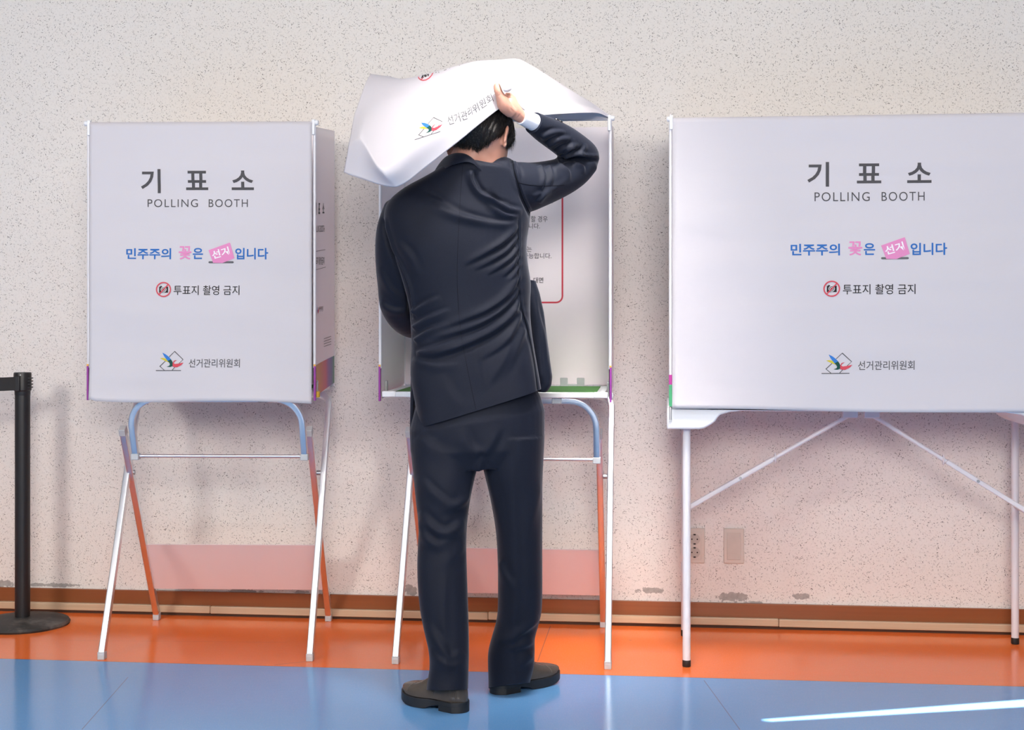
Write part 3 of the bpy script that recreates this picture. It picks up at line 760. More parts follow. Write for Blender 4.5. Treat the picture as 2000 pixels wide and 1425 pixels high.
# table top with deep end skirts
z_t = 0.822
outl = [(0, z_t), (0, 0.754)] + [(0.10, 0.7545), (0.115, 0.757), (0.135, 0.768), (0.15, 0.779), (0.158, 0.792), (0.166, 0.800), (0.19, 0.808), (0.23, 0.813)]
outl = outl + [(LN - x, z) for x, z in reversed(outl)]
bm = bmesh.new()
fr_ = [[Vector((x, y, z)) for x, z in outl] for y in (0.0, DP)]
va = [bm.verts.new(p) for p in fr_[0]]; vb = [bm.verts.new(p) for p in fr_[1]]
n = len(va)
bm.faces.new(va); bm.faces.new(list(reversed(vb)))
for i in range(n): bm.faces.new((va[i], vb[i], vb[(i + 1) % n], va[(i + 1) % n]))
tt = obj('table_top', bm, M_WPLAST, B3, bevel=0.006, smooth=50, segs=3)
for sx in (0, 1):
    x = 0.0115 if sx == 0 else LN - 0.0115
    bm = bmesh.new(); box(bm, (x, -0.001, 0.801), (0.0075, 0.004, 0.045)); sl = obj('post_slot', bm, M_BOLT, tt, bevel=0.002)
    bm = bmesh.new(); box(bm, (x, -0.0018, 0.780), (0.009, 0.004, 0.006)); obj('slot_stop', bm, M_GREYP, sl)
for x, tilt in ((lx0, 1), (lx1, -1)):
    for y in (ly0, ly1):
        bm = bmesh.new(); lathe(bm, [(0.0126, 0.018), (0.0126, 0.795)], (x, y, 0), 20); lg = obj('leg', bm, M_WTUBE, B3)
        bm = bmesh.new(); lathe(bm, [(0.0122, 0.0), (0.0133, 0.002), (0.0133, 0.02), (0.0127, 0.0215)], (x, y, 0), 20); obj('rubber_foot', bm, M_FOOT, lg)
    bm = bmesh.new(); lathe(bm, [(0.009, ly0), (0.009, ly1)], (x, 0, 0.468), 14, axis='y'); obj('leg_crossbar', bm, M_WTUBE, B3)
ym = (ly0 + ly1) / 2; cx = LN / 2
for s, xe in ((-1, lx0), (1, lx1)):
    a = Vector((xe, ym, 0.468)); b = Vector((cx + s * 0.035, ym, 0.785)); d = b - a
    bm = bmesh.new(); sweep(bm, [a, a + d * 0.53], rrect(0.008, 0.0115, 0.004), up=Vector((0, -1, 0))); br = obj('brace', bm, M_WTUBE, B3)
    bm = bmesh.new(); sweep(bm, [a + d * 0.48, b], circ(0.0068, 12), up=Vector((0, -1, 0))); obj('upper_rod', bm, M_WTUBE, br)
    bm = bmesh.new(); q_ = a + d * 0.335; lathe(bm, [(0.0052, -0.0145), (0.0052, -0.011)], (q_.x, q_.y, q_.z), 14, axis='y'); obj('pivot_bolt', bm, M_BOLT, br)
    bm = bmesh.new(); q_ = a + d * 0.545
    sweep(bm, [q_ + Vector((s * -0.002, -0.013 * math.cos(t) , 0.016 * math.sin(t))) for t in np.linspace(0, 2 * PI, 17)], circ(0.0022, 8), up=Vector((1, 0, 0))); obj('locking_ring', bm, M_WTUBE, br)
    bm = bmesh.new(); box(bm, (b.x, ym, 0.790), (0.05, 0.03, 0.03)); obj('brace_bracket', bm, M_WTUBE, br, bevel=0.004)
z3 = 1.727; yc3 = -0.006
for s in (0, 1):
    x = 0.0115 if s == 0 else LN - 0.0115
    bm = bmesh.new(); lathe(bm, [(0.0050, 0.915), (0.0050, z3)], (x, yc3 + 0.008, 0), 14); po = obj('post', bm, M_WTUBE, B3)
    bm = bmesh.new(); box(bm, (x, yc3 + 0.008, 0.9095), (0.0102, 0.012, 0.031)); obj('magenta_edge', bm, M_MAG, po, bevel=0.001)
    bm = bmesh.new(); box(bm, (x + 0.0006, yc3 + 0.008, 0.8595), (0.0112, 0.012, 0.068)); obj('green_edge', bm, M_GRNP, po, bevel=0.001)
    bm = bmesh.new(); box(bm, (x + (0.002 if s == 0 else -0.002), yc3 + 0.006, z3 - 0.012), (0.011, 0.018, 0.046)); obj('post_bracket', bm, M_WPLAST, po, bevel=0.002)
    bm = bmesh.new(); lathe(bm, [(0.006, -0.012), (0.0085, -0.009), (0.0085, 0.002)] if s == 0 else [(0.0085, -0.002), (0.0085, 0.009), (0.006, 0.012)], (x, yc3 + 0.006, z3 - 0.001), 14, axis='x'); obj('end_knob', bm, M_WPLAST, po)
    bm = bmesh.new(); box(bm, (x, 0.262, (0.825 + 1.745) / 2), (0.003, 0.49, 0.92)); obj('side_panel', bm, M_PANEL, B3, smooth=None)
rear_panel(B3, 0, 0, 0.505, None, fr3, 0.824, 1.755, 0.012, LN - 0.012)
top_rod(B3, 0.014, LN - 0.014, yc3 + 0.008, z3 - 0.0045)
curtain(B3, fr3, 0.0165, LN - 0.018, z3, lambda u: 0.8185 + 0.003 * math.sin(u * 7 + 1) - 0.004 * u, yc3 - 0.0015, 7.7, 0.6,
        {'title': (1577, 316, 1820, 364.5), 'polling': (1591, 375.5, 1807, 393), 'slogan': (1544, 465, 1849.5, 507.5), 'nophoto': (1608, 548, 1788, 579.6),
         'emblem': (1604.5, 689, 1786, 729.8), 'tilt': -0.006})

# ================================================================== the man
_F = np.array(FWD); _R = np.array(RGT); _C = np.array(CAM)
def proj(P):
    q = P - _C; d = q @ _F; return 1000 + (q @ _R) / d * FPX, HORIZON - q[:, 2] / d * FPX, d
root_at = (FL(900, 1385) + FL(1000, 1345)) / 2
MAN = thing('person', 'man in a charcoal suit seen from behind, right arm raised lifting the booth curtain', 'person', root_at)
def adopt(o, parent):
    o.parent = parent
    bpy.context.view_layer.update()
    o.matrix_parent_inverse = parent.matrix_world.inverted(); return o
def evaluated(bm, voxel, iters, factor=0.5):
    """voxel-union and relax closed shapes; returns verts, faces"""
    bmesh.ops.recalc_face_normals(bm, faces=bm.faces)
    me = bpy.data.meshes.new('build'); bm.to_mesh(me); bm.free()
    o = bpy.data.objects.new('build', me); COL.objects.link(o)
    r = o.modifiers.new('r', 'REMESH'); r.mode = 'VOXEL'; r.voxel_size = voxel; r.adaptivity = 0
    if iters:
        s = o.modifiers.new('s', 'SMOOTH'); s.factor = factor; s.iterations = iters
    bpy.context.view_layer.update()
    ev = o.evaluated_get(bpy.context.evaluated_depsgraph_get()); m2 = bpy.data.meshes.new_from_object(ev)
    bpy.data.objects.remove(o); bpy.data.meshes.remove(me)
    return m2
def arr(me):
    v = np.empty(len(me.vertices) * 3); me.vertices.foreach_get('co', v); return v.reshape(-1, 3)
def nrm(me):
    v = np.empty(len(me.vertices) * 3); me.vertex_normals.foreach_get('vector', v); return v.reshape(-1, 3)
def put(me, v): me.vertices.foreach_set('co', v.ravel()); me.update()
def seg_dist(x, y, pts):
    """distance to a polyline and position 0..1 along it"""
    P = np.array(pts, float); L = np.linalg.norm(np.diff(P, axis=0), axis=1); tot = L.sum(); acc = 0
    best = np.full(x.shape, 1e9); pos = np.zeros(x.shape); sd = np.zeros(x.shape)
    for i in range(len(P) - 1):
        a, b = P[i], P[i + 1]; dx, dy = b - a
        t = np.clip(((x - a[0]) * dx + (y - a[1]) * dy) / (L[i] ** 2 + 1e-9), 0, 1)
        ex = x - a[0] - t * dx; ey = y - a[1] - t * dy; d = np.hypot(ex, ey)
        m = d < best; best[m] = d[m]; pos[m] = ((acc + t * L[i]) / tot)[m]; sd[m] = (np.sign(dx * ey - dy * ex))[m]; acc += L[i]
    return best, pos, sd
def folds(me, L, facing=0.1):
    """press creases and pull folds into cloth: (polyline, height, half width, start taper, end taper)"""
    v = arr(me); n = nrm(me); x, y, d = proj(v)
    vis = np.clip((-(n @ _F) - facing) / 0.35, 0, 1)
    off = np.zeros(len(v))
    for pts, amp, wd, t0, t1 in L:
        P = [Vector((p[0], p[1], 0)) for p in pts]
        C = [(p.x, p.y) for p in catmull(P, 6)] if len(P) > 2 else pts
        dist, pos, sd = seg_dist(x, y, C)
        near = dist < wd * 4
        tp = np.ones(near.sum()); q = pos[near]
        if t0: tp *= np.clip(q / t0, 0, 1) ** 0.8
        if t1: tp *= np.clip((1 - q) / t1, 0, 1) ** 0.8
        u = dist[near] * sd[near] / wd
        # a soft roll: one side steep, one side gentle
        shape = np.where(u < 0, np.exp(-(u / 0.75) ** 2), np.exp(-(u / 1.5) ** 2))
        valley = -0.45 * np.exp(-((u + 1.5) / 0.8) ** 2)
        off[near] += amp * tp * (shape + valley)
    put(me, v + n * (off * vis)[:, None])
def cut(me, point, normal):
    """trim to a clean straight edge and close it"""
    bm = bmesh.new(); bm.from_mesh(me)
    r = bmesh.ops.bisect_plane(bm, geom=bm.verts[:] + bm.edges[:] + bm.faces[:], plane_co=point, plane_no=normal, clear_outer=True)
    ed = [e for e in r['geom_cut'] if isinstance(e, bmesh.types.BMEdge)]
    bmesh.ops.holes_fill(bm, edges=ed, sides=0)
    bm.to_mesh(me); bm.free(); return me
def finish(name, me, m, parent=None, sharp=50):
    me.name = name
    o = bpy.data.objects.new(name, me); COL.objects.link(o)
    me.materials.clear()
    for q in (m if isinstance(m, (list, tuple)) else [m]): me.materials.append(q)
    me.polygons.foreach_set('use_smooth', [True] * len(me.polygons))
    try: me.set_sharp_from_angle(angle=math.radians(sharp))
    except Exception: pass
    if parent is not None: adopt(o, parent)
    return o
def sring(L, R, dl, dr, tb, tf, n=40, p=2.4):
    """a horizontal ring between two outline points; tb bulges to the camera side, tf to the far side"""
    out = []
    for i in range(n):
        a = 2 * PI * i / n; c, s = math.cos(a), math.sin(a)
        u = math.copysign(abs(c) ** (2 / p), c); q = math.copysign(abs(s) ** (2 / p), s)
        k = (u + 1) / 2; d = dl + (dr - dl) * k
        px = L[0] + (R[0] - L[0]) * k; py = L[1] + (R[1] - L[1]) * k
        out.append(W(px, py, d) + FWD * (-tb * q if q > 0 else -tf * q))
    return out
def limb(bm, pts, n=24, sub=5, flat=1.0):
    """a tapered tube: (px, py, depth, radius in m)"""
    C = catmull([W(a, b, c) for a, b, c, r in pts], sub)
    Rr = [p.x for p in catmull([Vector((p[3], 0, 0)) for p in pts], sub)]
    # rounded ends
    t0 = (C[0] - C[1]).normalized(); t1 = (C[-1] - C[-2]).normalized()
    path = [C[0] + t0 * Rr[0] * 0.6] + C + [C[-1] + t1 * Rr[-1] * 0.6]; sc = [Rr[0] * 0.55] + Rr + [Rr[-1] * 0.55]
    sweep(bm, path, [(math.cos(2 * PI * i / n), flat * math.sin(2 * PI * i / n)) for i in range(n)], up=Vector((0.1, -1, 0.2)), scales=sc)
def blob(bm, c, r, rot=None):
    s = bmesh.ops.create_icosphere(bm, subdivisions=3, radius=1.0)
    M = Matrix.Translation(c) @ (rot.to_4x4() if rot is not None else Matrix.Identity(4)) @ Matrix.Diagonal((r[0], r[1], r[2], 1))
    bmesh.ops.transform(bm, matrix=M, verts=s['verts'])
CAMROT = Matrix((RGT, FWD, UPV)).transposed()      # columns: right, depth, up

# ------------------------------------------------------------------ cloth and skin materials
def wool(name, c):
    m = mat(name, c, 0.58, spec=0.10, sheen=0.14)
    g = NT(m); P = g.obj(); X, Y_, Z = g.sep(P)
    n = g.noise(P, 420, 2); n2 = g.noise(P, 3, 3)
    col = g.mix(n, tuple(a * 0.72 for a in c), tuple(a * 1.28 for a in c)); g.t.links.new(g.mix(g.math('MULTIPLY', n2, 0.25), col, tuple(a * 1.3 for a in c)), g.b.inputs['Base Color'])
    g.b.inputs['Sheen Tint'].default_value = (0.75, 0.78, 0.9, 1)
    wv = g.noise(g.comb(g.math('MULTIPLY', g.math('ADD', X, Z), 900), g.math('MULTIPLY', Y_, 300), g.math('MULTIPLY', g.math('SUBTRACT', X, Z), 250)), 1.0, 1)
    bp = g.t.nodes.new('ShaderNodeBump'); bp.inputs['Strength'].default_value = 0.18; bp.inputs['Distance'].default_value = 0.0006
    g.t.links.new(wv, bp.inputs['Height']); g.t.links.new(bp.outputs[0], g.b.inputs['Normal'])
    return m
M_SUIT = wool('charcoal_wool', (0.0095, 0.0120, 0.0215))
M_SEAM = mat('seam_shadow_thread', (0.004, 0.0045, 0.006), 0.9, spec=0.05)
M_SHIRT = mat('white_shirt', (0.80, 0.82, 0.88), 0.6, bump=(700, .1, .0005))
M_SKIN = mat('skin', (0.60, 0.335, 0.245), 0.45, spec=0.4, sub=0.12, bump=(260, .12, .001))
g = NT(M_SKIN); P = g.obj()
g.t.links.new(g.mix(g.noise(P, 22, 4), (0.49, 0.235, 0.17), (0.57, 0.31, 0.235)), g.b.inputs['Base Color'])
M_HAIR = mat('black_hair', (0.012, 0.011, 0.011), 0.50, spec=0.28)
g = NT(M_HAIR); P = g.obj(); X, Y_, Z = g.sep(P)
st_ = g.noise(g.comb(g.math('MULTIPLY', X, 420), g.math('MULTIPLY', Y_, 420), g.math('MULTIPLY', Z, 45)), 1.0, 3)
g.t.links.new(g.mix(g.ss(st_, 0.50, 0.80), (0.009, 0.008, 0.008), (0.085, 0.078, 0.072)), g.b.inputs['Base Color'])
M_LEATHER = mat('dark_brown_leather', (0.070, 0.057, 0.047), 0.27, spec=0.5, noise=(18, .35), bump=(160, .15, .001))
M_SOLE = mat('black_rubber_sole', (0.010, 0.011, 0.014), 0.5)
M_STITCH = mat('shoe_stitching', (0.10, 0.085, 0.07), 0.6)
M_BUTTON = mat('dark_button', (0.012, 0.012, 0.014), 0.3)
M_EYE = mat('eye_white', (0.75, 0.74, 0.72), 0.2)

# ------------------------------------------------------------------ head, built on its own axes: x right, y forward, z up
HC = W(938, 274, 4.135)
HROT = CAMROT @ (Matrix.Rotation(math.radians(-24), 3, 'Z') @ Matrix.Rotation(math.radians(-33), 3, 'X') @ Matrix.Rotation(math.radians(-7), 3, 'Y'))
def hd(p): return HC + HROT @ Vector(p)
def skull(d):
    """radius of the head in direction d"""
    x, y, z = d
    ax, ay, az = 0.080, (0.096 if y > 0 else 0.104), (0.120 if z > 0 else 0.125)
    r = 1.0 / math.sqrt((x / ax) ** 2 + (y / ay) ** 2 + (z / az) ** 2)
    g_ = lambda cx, cy, cz, s: math.exp(-((x - cx) ** 2 + (y - cy) ** 2 + (z - cz) ** 2) / (s * s))
    r += 0.026 * g_(0, .97, -.22, .16) + 0.012 * g_(0, .99, -.05, .13)             # nose
    r -= 0.010 * (g_(.36, .92, .02, .17) + g_(-.36, .92, .02, .17))                # eye sockets
    r += 0.006 * (g_(.33, .92, .22, .2) + g_(-.33, .92, .22, .2))                  # brows
    r += 0.005 * (g_(.55, .80, -.2, .25) + g_(-.55, .80, -.2, .25))                # cheekbones
    r += 0.012 * g_(0, .72, -.72, .3)                                               # chin
    r += 0.006 * g_(0, .88, -.48, .12) - 0.005 * g_(0, .90, -.415, .05)            # lips
    if z < -0.35 and y < 0.3: r -= 0.030 * min(1, (-0.35 - z) * 2.2) * min(1, (0.3 - y) * 1.5)   # under the occiput
    return r
SHOES = (((911, 1391), (790, 1362)), ((961, 1355), (1090, 1327)))
def topx(P):
    q = P - CAM; d = q.dot(FWD); return (1000 + q.dot(RGT) / d * FPX, HORIZON - q.z / d * FPX, d)
ANK = []
for h_, t_ in SHOES:
    a_ = FL(*h_); b_ = (FL(*t_) - a_).normalized()
    ANK += [topx(a_ + b_ * .062 + UPV * .12), topx(a_ + b_ * .066 + UPV * .062)]
body = bmesh.new()
ico = bmesh.ops.create_icosphere(body, subdivisions=5, radius=1.0)
for v in ico['verts']:
    d = v.co.normalized(); v.co = hd(d * skull(d))
for s in (-1, 1):                                             # ears
    e0 = Vector((s * 0.083, -0.014, -0.016))
    rot = Matrix.Rotation(math.radians(s * 28), 3, 'Z') @ Matrix.Rotation(math.radians(-12), 3, 'X')
    blob(body, hd(e0 + Vector((s * .004, -.004, 0))), (0.0055, 0.0165, 0.030), HROT @ rot)
    blob(body, hd(e0 + Vector((s * .010, -.012, .012))), (0.0055, 0.013, 0.020), HROT @ rot)
    blob(body, hd(e0 + Vector((s * .003, .002, -.024))), (0.0055, 0.009, 0.012), HROT @ rot)
    blob(body, hd(e0 + Vector((-s * .008, .006, -.004))), (0.010, 0.012, 0.022), HROT @ rot)
# neck
limb(body, [(940, 285, 4.125, .058), (925, 305, 4.115, .060), (912, 335, 4.12, .066), (900, 375, 4.13, .085)], n=32)
# trunk (under the clothes), arms, legs
ring_loft(body, [sring((865, 372), (975, 362), 4.15, 4.15, .075, .09), sring((790, 415), (1010, 395), 4.15, 4.15, .095, .10), sring((783, 470), (1008, 460), 4.14, 4.14, .10, .11),
                 sring((806, 560), (1010, 550), 4.14, 4.14, .10, .10), sring((820, 660), (1030, 640), 4.14, 4.14, .095, .10), sring((812, 780), (1048, 770), 4.14, 4.14, .10, .10),
                 sring((818, 860), (1045, 860), 4.14, 4.14, .10, .09)])
limb(body, [(875, 820, 4.14, .080), (872, 960, 4.10, .060), (866, 1080, 4.06, .047), (868, 1200, 4.03, .040), ANK[0] + (.030,), ANK[1] + (.026,)])
limb(body, [(995, 820, 4.14, .080), (1000, 960, 4.14, .060), (1010, 1080, 4.15, .047), (1010, 1200, 4.18, .040), ANK[2] + (.030,), ANK[3] + (.026,)])
limb(body, [(800, 425, 4.15, .050), (782, 520, 4.21, .044), (779, 600, 4.27, .040), (815, 632, 4.37, .034), (868, 655, 4.47, .026)])
limb(body, [(985, 360, 4.14, .052), (1060, 352, 4.20, .040), (1125, 324, 4.26, .030), (1140, 309, 4.27, .028), (1098, 274, 4.205, .026), (1048, 243, 4.125, .0180), (1017, 228.5, 4.08, .0175)])
# right hand: palm, thumb on the near side of the cloth, four fingers bent over its far side
limb(body, [(1019, 230, 4.085, .0175), (1007, 219, 4.07, .0220), (995, 205, 4.066, .026), (992, 193, 4.07, .0235)], n=20)
limb(body, [(999, 219, 4.055, .018), (986, 207, 4.035, .0195), (980.5, 195, 4.026, .0165), (976, 185, 4.02, .0125), (972, 175, 4.018, .0114), (970.5, 166.5, 4.022, .0102)], n=18)
for k, (bx, by, bd, ln) in enumerate(((996, 190, 4.088, .95), (1000, 192, 4.104, 1.0), (1003.5, 196, 4.118, .95), (1006, 202, 4.130, .82))):
    mx, my = bx - 9 * ln, by - 20 * ln
    limb(body, [(bx + 2, by + 8, bd, .0105), (bx, by, bd, .0105), (mx + 2, my + 4, bd + .010, .0090), (mx - 3, my + 1, bd + .009, .0086), (mx - 14 * ln, my + 3, bd + .002, .0080), (mx - 19 * ln, my + 7, bd - .001, .0076)], n=14, sub=4)
# left hand on the shelf side, fingers curled round a stamp grip
limb(body, [(868, 655, 4.47, .026), (884, 662, 4.50, .030), (894, 668, 4.52, .030)], n=18)
for k in range(4):
    limb(body, [(893, 660 + k * 6, 4.525, .0095), (905, 664 + k * 6.5, 4.545, .0090), (913, 673 + k * 6, 4.545, .0084), (909, 682 + k * 5, 4.53, .0078)], n=12, sub=4)
limb(body, [(884, 655, 4.49, .0125), (898, 652, 4.505, .011), (910, 658, 4.515, .0095)], n=12)
me = evaluated(body, 0.0026, 3)
folds(me, [(pts, -h, w_, .25, .25) for pts, h, w_ in (
    ([(984, 179), (990, 187), (999, 192)], .0030, 1.6), ([(967, 181), (972, 182.5), (979, 180.5)], .0010, 1.0), ([(968, 184), (974, 186), (980, 183)], .0009, 1.0), ([(969, 171), (974, 172), (978, 170)], .0006, 1.0),
    ([(991, 196), (996, 203), (998, 212), (1003, 220)], .0016, 2.2), ([(998, 199), (1003, 206), (1008, 212)], .0010, 1.5), ([(1007, 232), (1014, 226), (1018, 219)], .0012, 1.5), ([(993, 181), (997, 185), (1001, 187)], .0009, 1.2))], 0.0)
finish('body', me, M_SKIN, MAN)
for s in (-1, 1):
    bm = bmesh.new(); blob(bm, hd((s * 0.031, 0.0785, 0.002)), (0.0118, 0.0118, 0.0118)); adopt(obj('eye', bm, M_EYE), MAN)

# ------------------------------------------------------------------ hair: a combed shell with loose tips
rng = random.Random(4)
def hairline(az):
    """lowest height (z of unit direction) the hair reaches at this azimuth; 0 = forward"""
    a = abs(az); b_ = -0.11 * math.exp(-((az - 2.60) / .42) ** 2)
    if a < 0.6: return 0.52
    if a < 1.15: return 0.52 - (a - 0.6) / 0.55 * 0.62
    if a < 1.42: return -0.10 - (a - 1.15) / .27 * 0.22      # sideburn
    if a < 1.85: return 0.05 if a < 1.75 else -0.10           # round the ear
    if a < 2.2: return -0.10 - (a - 1.85) / 0.35 * 0.42
    return -0.52 - 0.24 * math.sin(min(1.0, (a - 2.2) / 0.7) * PI / 2) + b_
V = []; F = []; NU, NW = 260, 110
for j in range(NW + 1):
    for i in range(NU):
        az = -PI + 2 * PI * i / NU
        lo = hairline(az) + 0.035 * mnoise.noise(Vector((az * 16, 0, 3))) + 0.02 * mnoise.noise(Vector((az * 45, 0, 9)))
        t = j / NW; zz = 1 - (1 - lo) * t
        zz = max(-0.93, min(1.0, zz)); rr = math.sqrt(max(0.0, 1 - zz * zz))
        d = Vector((rr * math.sin(az), rr * math.cos(az), zz))
        th = 0.016 * (1 - t ** 4) + 0.0035
        th *= 1 + 0.25 * max(0, d.z)
        # strands run from the crown backwards and down
        st = mnoise.noise(Vector((az * 15 + 1.5 * math.sin(t * 5), t * 2.2, 1.0))) * 0.0028 + mnoise.noise(Vector((az * 46 + 2 * math.sin(t * 5), t * 3, 5.0))) * 0.0018
        V.append(hd(d * (skull(d) + (th + st * (0.4 + t)) * (1 if t < .985 else 0.3))))
for j in range(NW):
    for i in range(NU):
        a, b = j * NU + i, j * NU + (i + 1) % NU; F.append((a, a + NU, b + NU, b))
base = len(V)
for i in range(NU):                                          # inner layer so the hair has a body
    V.append(V[NW * NU + i] + (HC - V[NW * NU + i]) * 0.10)
for i in range(NU):
    a, b = NW * NU + i, NW * NU + (i + 1) % NU; F.append((a, base + i, base + (i + 1) % NU, b))
def lock(p, dirn, side, ln, wd):
    b = len(V); n = 4
    for k in range(n + 1):
        t = k / n; c = p + dirn * (ln * t) + HROT @ Vector((0, 0, -1)) * (0.25 * ln * t * t); w_ = wd * min(1.0, .15 + t * 4) * (1 - t) ** 0.7
        V.extend([c - side * w_, c + side * w_, c + side.cross(dirn) * w_ * 0.6])
    for k in range(n):
        for q in range(3):
            F.append((b + 3 * k + q, b + 3 * k + (q + 1) % 3, b + 3 * k + 3 + (q + 1) % 3, b + 3 * k + 3 + q))
for k in range(5200):
    az = rng.uniform(-PI, PI); lo = hairline(az)
    edge = rng.random() < 0.55
    zz = lo + (rng.uniform(-.02, .12) if edge else rng.uniform(.1, 1.0) * (0.95 - lo))
    zz = max(-.9, min(.98, zz)); rr = math.sqrt(1 - zz * zz)
    d = Vector((rr * math.sin(az), rr * math.cos(az), zz)); tt = (1 - zz) / (1 - lo)
    th = 0.016 * max(0, 1 - tt ** 4) + 0.0030
    p = hd(d * (skull(d) + th - 0.0012))
    dn = Vector((0, -0.25 if abs(az) > 1.4 else 0.2, -1)) + Vector((.25 * math.sin(az * 3 + 1) + .5 * mnoise.noise(Vector((az * 5, zz * 4, 2))) + rng.gauss(0, .10), rng.gauss(0, .08), 0)); dn -= d * dn.dot(d) * 0.97; dn.normalize()
    sd_ = d.cross(dn).normalized()
    lock(p, HROT @ dn, HROT @ sd_, rng.uniform(.006, .019) if edge else rng.uniform(.016, .036), rng.uniform(.0002, .00055) if edge else rng.uniform(.0003, .0007))
mesh = mesh_obj('hair', V, F, M_HAIR, None, True); adopt(mesh, MAN)

# ------------------------------------------------------------------ trousers
bm = bmesh.new()
ring_loft(bm, [sring((814, 785), (1040, 745), 4.13, 4.13, .105, .10), sring((807, 812), (1055, 772), 4.13, 4.13, .112, .10), sring((800, 840), (1064, 800), 4.12, 4.13, .118, .10), sring((802, 880), (1063, 870), 4.12, 4.13, .118, .095, p=2.6), sring((812, 915), (1058, 905), 4.12, 4.13, .10, .085, p=2.6)])
def leg(rows):
    R_ = []
    for (y, l, r, d, tb) in rows: R_.append((y, l, r, d, tb))
    pts = catmull([Vector((a[1], a[2], a[3])) for a in R_], 4); ys = [p.x for p in catmull([Vector((a[0], a[4], 0)) for a in R_], 4)]; tbs = [p.y for p in catmull([Vector((a[0], a[4], 0)) for a in R_], 4)]
    ring_loft(bm, [sring((p.x, y), (p.y, y), p.z, p.z, tb, tb, p=2.2) for p, y, tb in zip(pts, ys, tbs)])
leg([(850, 801, 938, 4.125, .110), (890, 803.5, 938, 4.115, .105), (930, 808, 928, 4.10, .098), (975, 812, 918.5, 4.085, .09), (1024, 817.5, 912.5, 4.07, .080), (1060, 816.5, 911, 4.06, .075), (1097, 815, 911.5, 4.05, .074),
     (1142, 816, 913, 4.04, .074), (1190, 820.5, 914.5, 4.03, .073), (1233, 829, 915.7, 4.02, .071), (1269, 837, 916, 4.01, .070), (1301, 839, 915.5, 4.005, .071), (1332, 834.5, 914.5, 4.0, .073), (1362, 832, 914, 3.995, .074)])
leg([(850, 932, 1064, 4.125, .110), (890, 938, 1062, 4.125, .105), (929, 947, 1060, 4.125, .098), (970, 957, 1059.5, 4.13, .092), (1034, 968, 1059.5, 4.135, .084), (1097, 972, 1059.5, 4.14, .078), (1150, 972.5, 1059.5, 4.15, .076),
     (1190, 972, 1058, 4.16, .075), (1215, 968.5, 1053, 4.17, .074), (1245, 960, 1045, 4.18, .073), (1272, 953.5, 1044.5, 4.19, .074), (1300, 953, 1043, 4.195, .075), (1328, 954, 1036, 4.20, .076), (1352, 954, 1030, 4.205, .076)])
me = evaluated(bm, 0.0036, 8)
folds(me, [
    ([(940, 893), (925, 950), (895, 985), (850, 1000)], .006, 9, .1, .6), ([(815, 930), (850, 965), (885, 985), (922, 965)], .006, 8, .3, .3),
    ([(818, 1000), (845, 1030), (875, 1040), (908, 1015)], .009, 9, .25, .25), ([(822, 1040), (850, 1062), (880, 1058)], .006, 8, .3, .4),
    ([(818, 1015), (835, 1050), (862, 1075)], .005, 8, .2, .6), ([(912, 1060), (885, 1085), (850, 1120)], .003, 10, .2, .7),
    ([(835, 1215), (860, 1260), (880, 1285), (905, 1270)], .007, 9, .3, .3), ([(838, 1268), (862, 1292), (886, 1300), (912, 1290)], .005, 8, .3, .3),
    ([(945, 905), (965, 980), (985, 1060)], .004, 10, .1, .7), ([(1060, 930), (1040, 1000), (1020, 1080)], .004, 12, .2, .6),
    ([(1002, 900), (1004, 1000), (1008, 1120), (1004, 1210), (998, 1320)], .0035, 9, .3, .1), ([(868, 1110), (866, 1200), (872, 1330)], .003, 10, .3, .1),
    ([(972, 1095), (990, 1130), (1012, 1150)], .005, 8, .1, .7), ([(1055, 1205), (1030, 1225), (1000, 1245), (970, 1250)], .007, 8, .2, .5),
    ([(1043, 1250), (1015, 1262), (985, 1262)], .006, 8, .2, .6), ([(1045, 1275), (1020, 1295), (1000, 1300)], .004, 8, .2, .6),
    ([(900, 835), (915, 870), (938, 888)], .005, 10, .4, .1), ([(975, 830), (960, 865), (941, 888)], .005, 10, .4, .1),
    ([(815, 850), (850, 880), (900, 895)], .004, 12, .3, .5),
])
trous = finish('trousers', me, M_SUIT, MAN)
# clean trouser hems
bm = bmesh.new(); bm.from_mesh(me)
for mx, pt, no in ((0, W(873, 1347.5, 3.925), (-UPV - FWD * 0.22 + RGT * 0.02)), (1, W(993, 1336.5, 4.125), (-UPV - FWD * 0.30 + RGT * 0.12))):
    sel = [v for v in bm.verts if v.co.z < 0.20 and ((v.co - W(935, 1300, 4.05)).dot(RGT) > 0) == bool(mx)]
    vs = set(sel); fs = [f for f in bm.faces if all(v in vs for v in f.verts)]; es = {e for f in fs for e in f.edges}
    r = bmesh.ops.bisect_plane(bm, geom=list(vs) + list(es) + fs, plane_co=pt, plane_no=no.normalized(), clear_outer=True)
    ed = [e for e in r['geom_cut'] if isinstance(e, bmesh.types.BMEdge)]
    bmesh.ops.holes_fill(bm, edges=ed, sides=0)
bm.to_mesh(me); bm.free()
me.polygons.foreach_set('use_smooth', [True] * len(me.polygons)); me.set_sharp_from_angle(angle=math.radians(50))

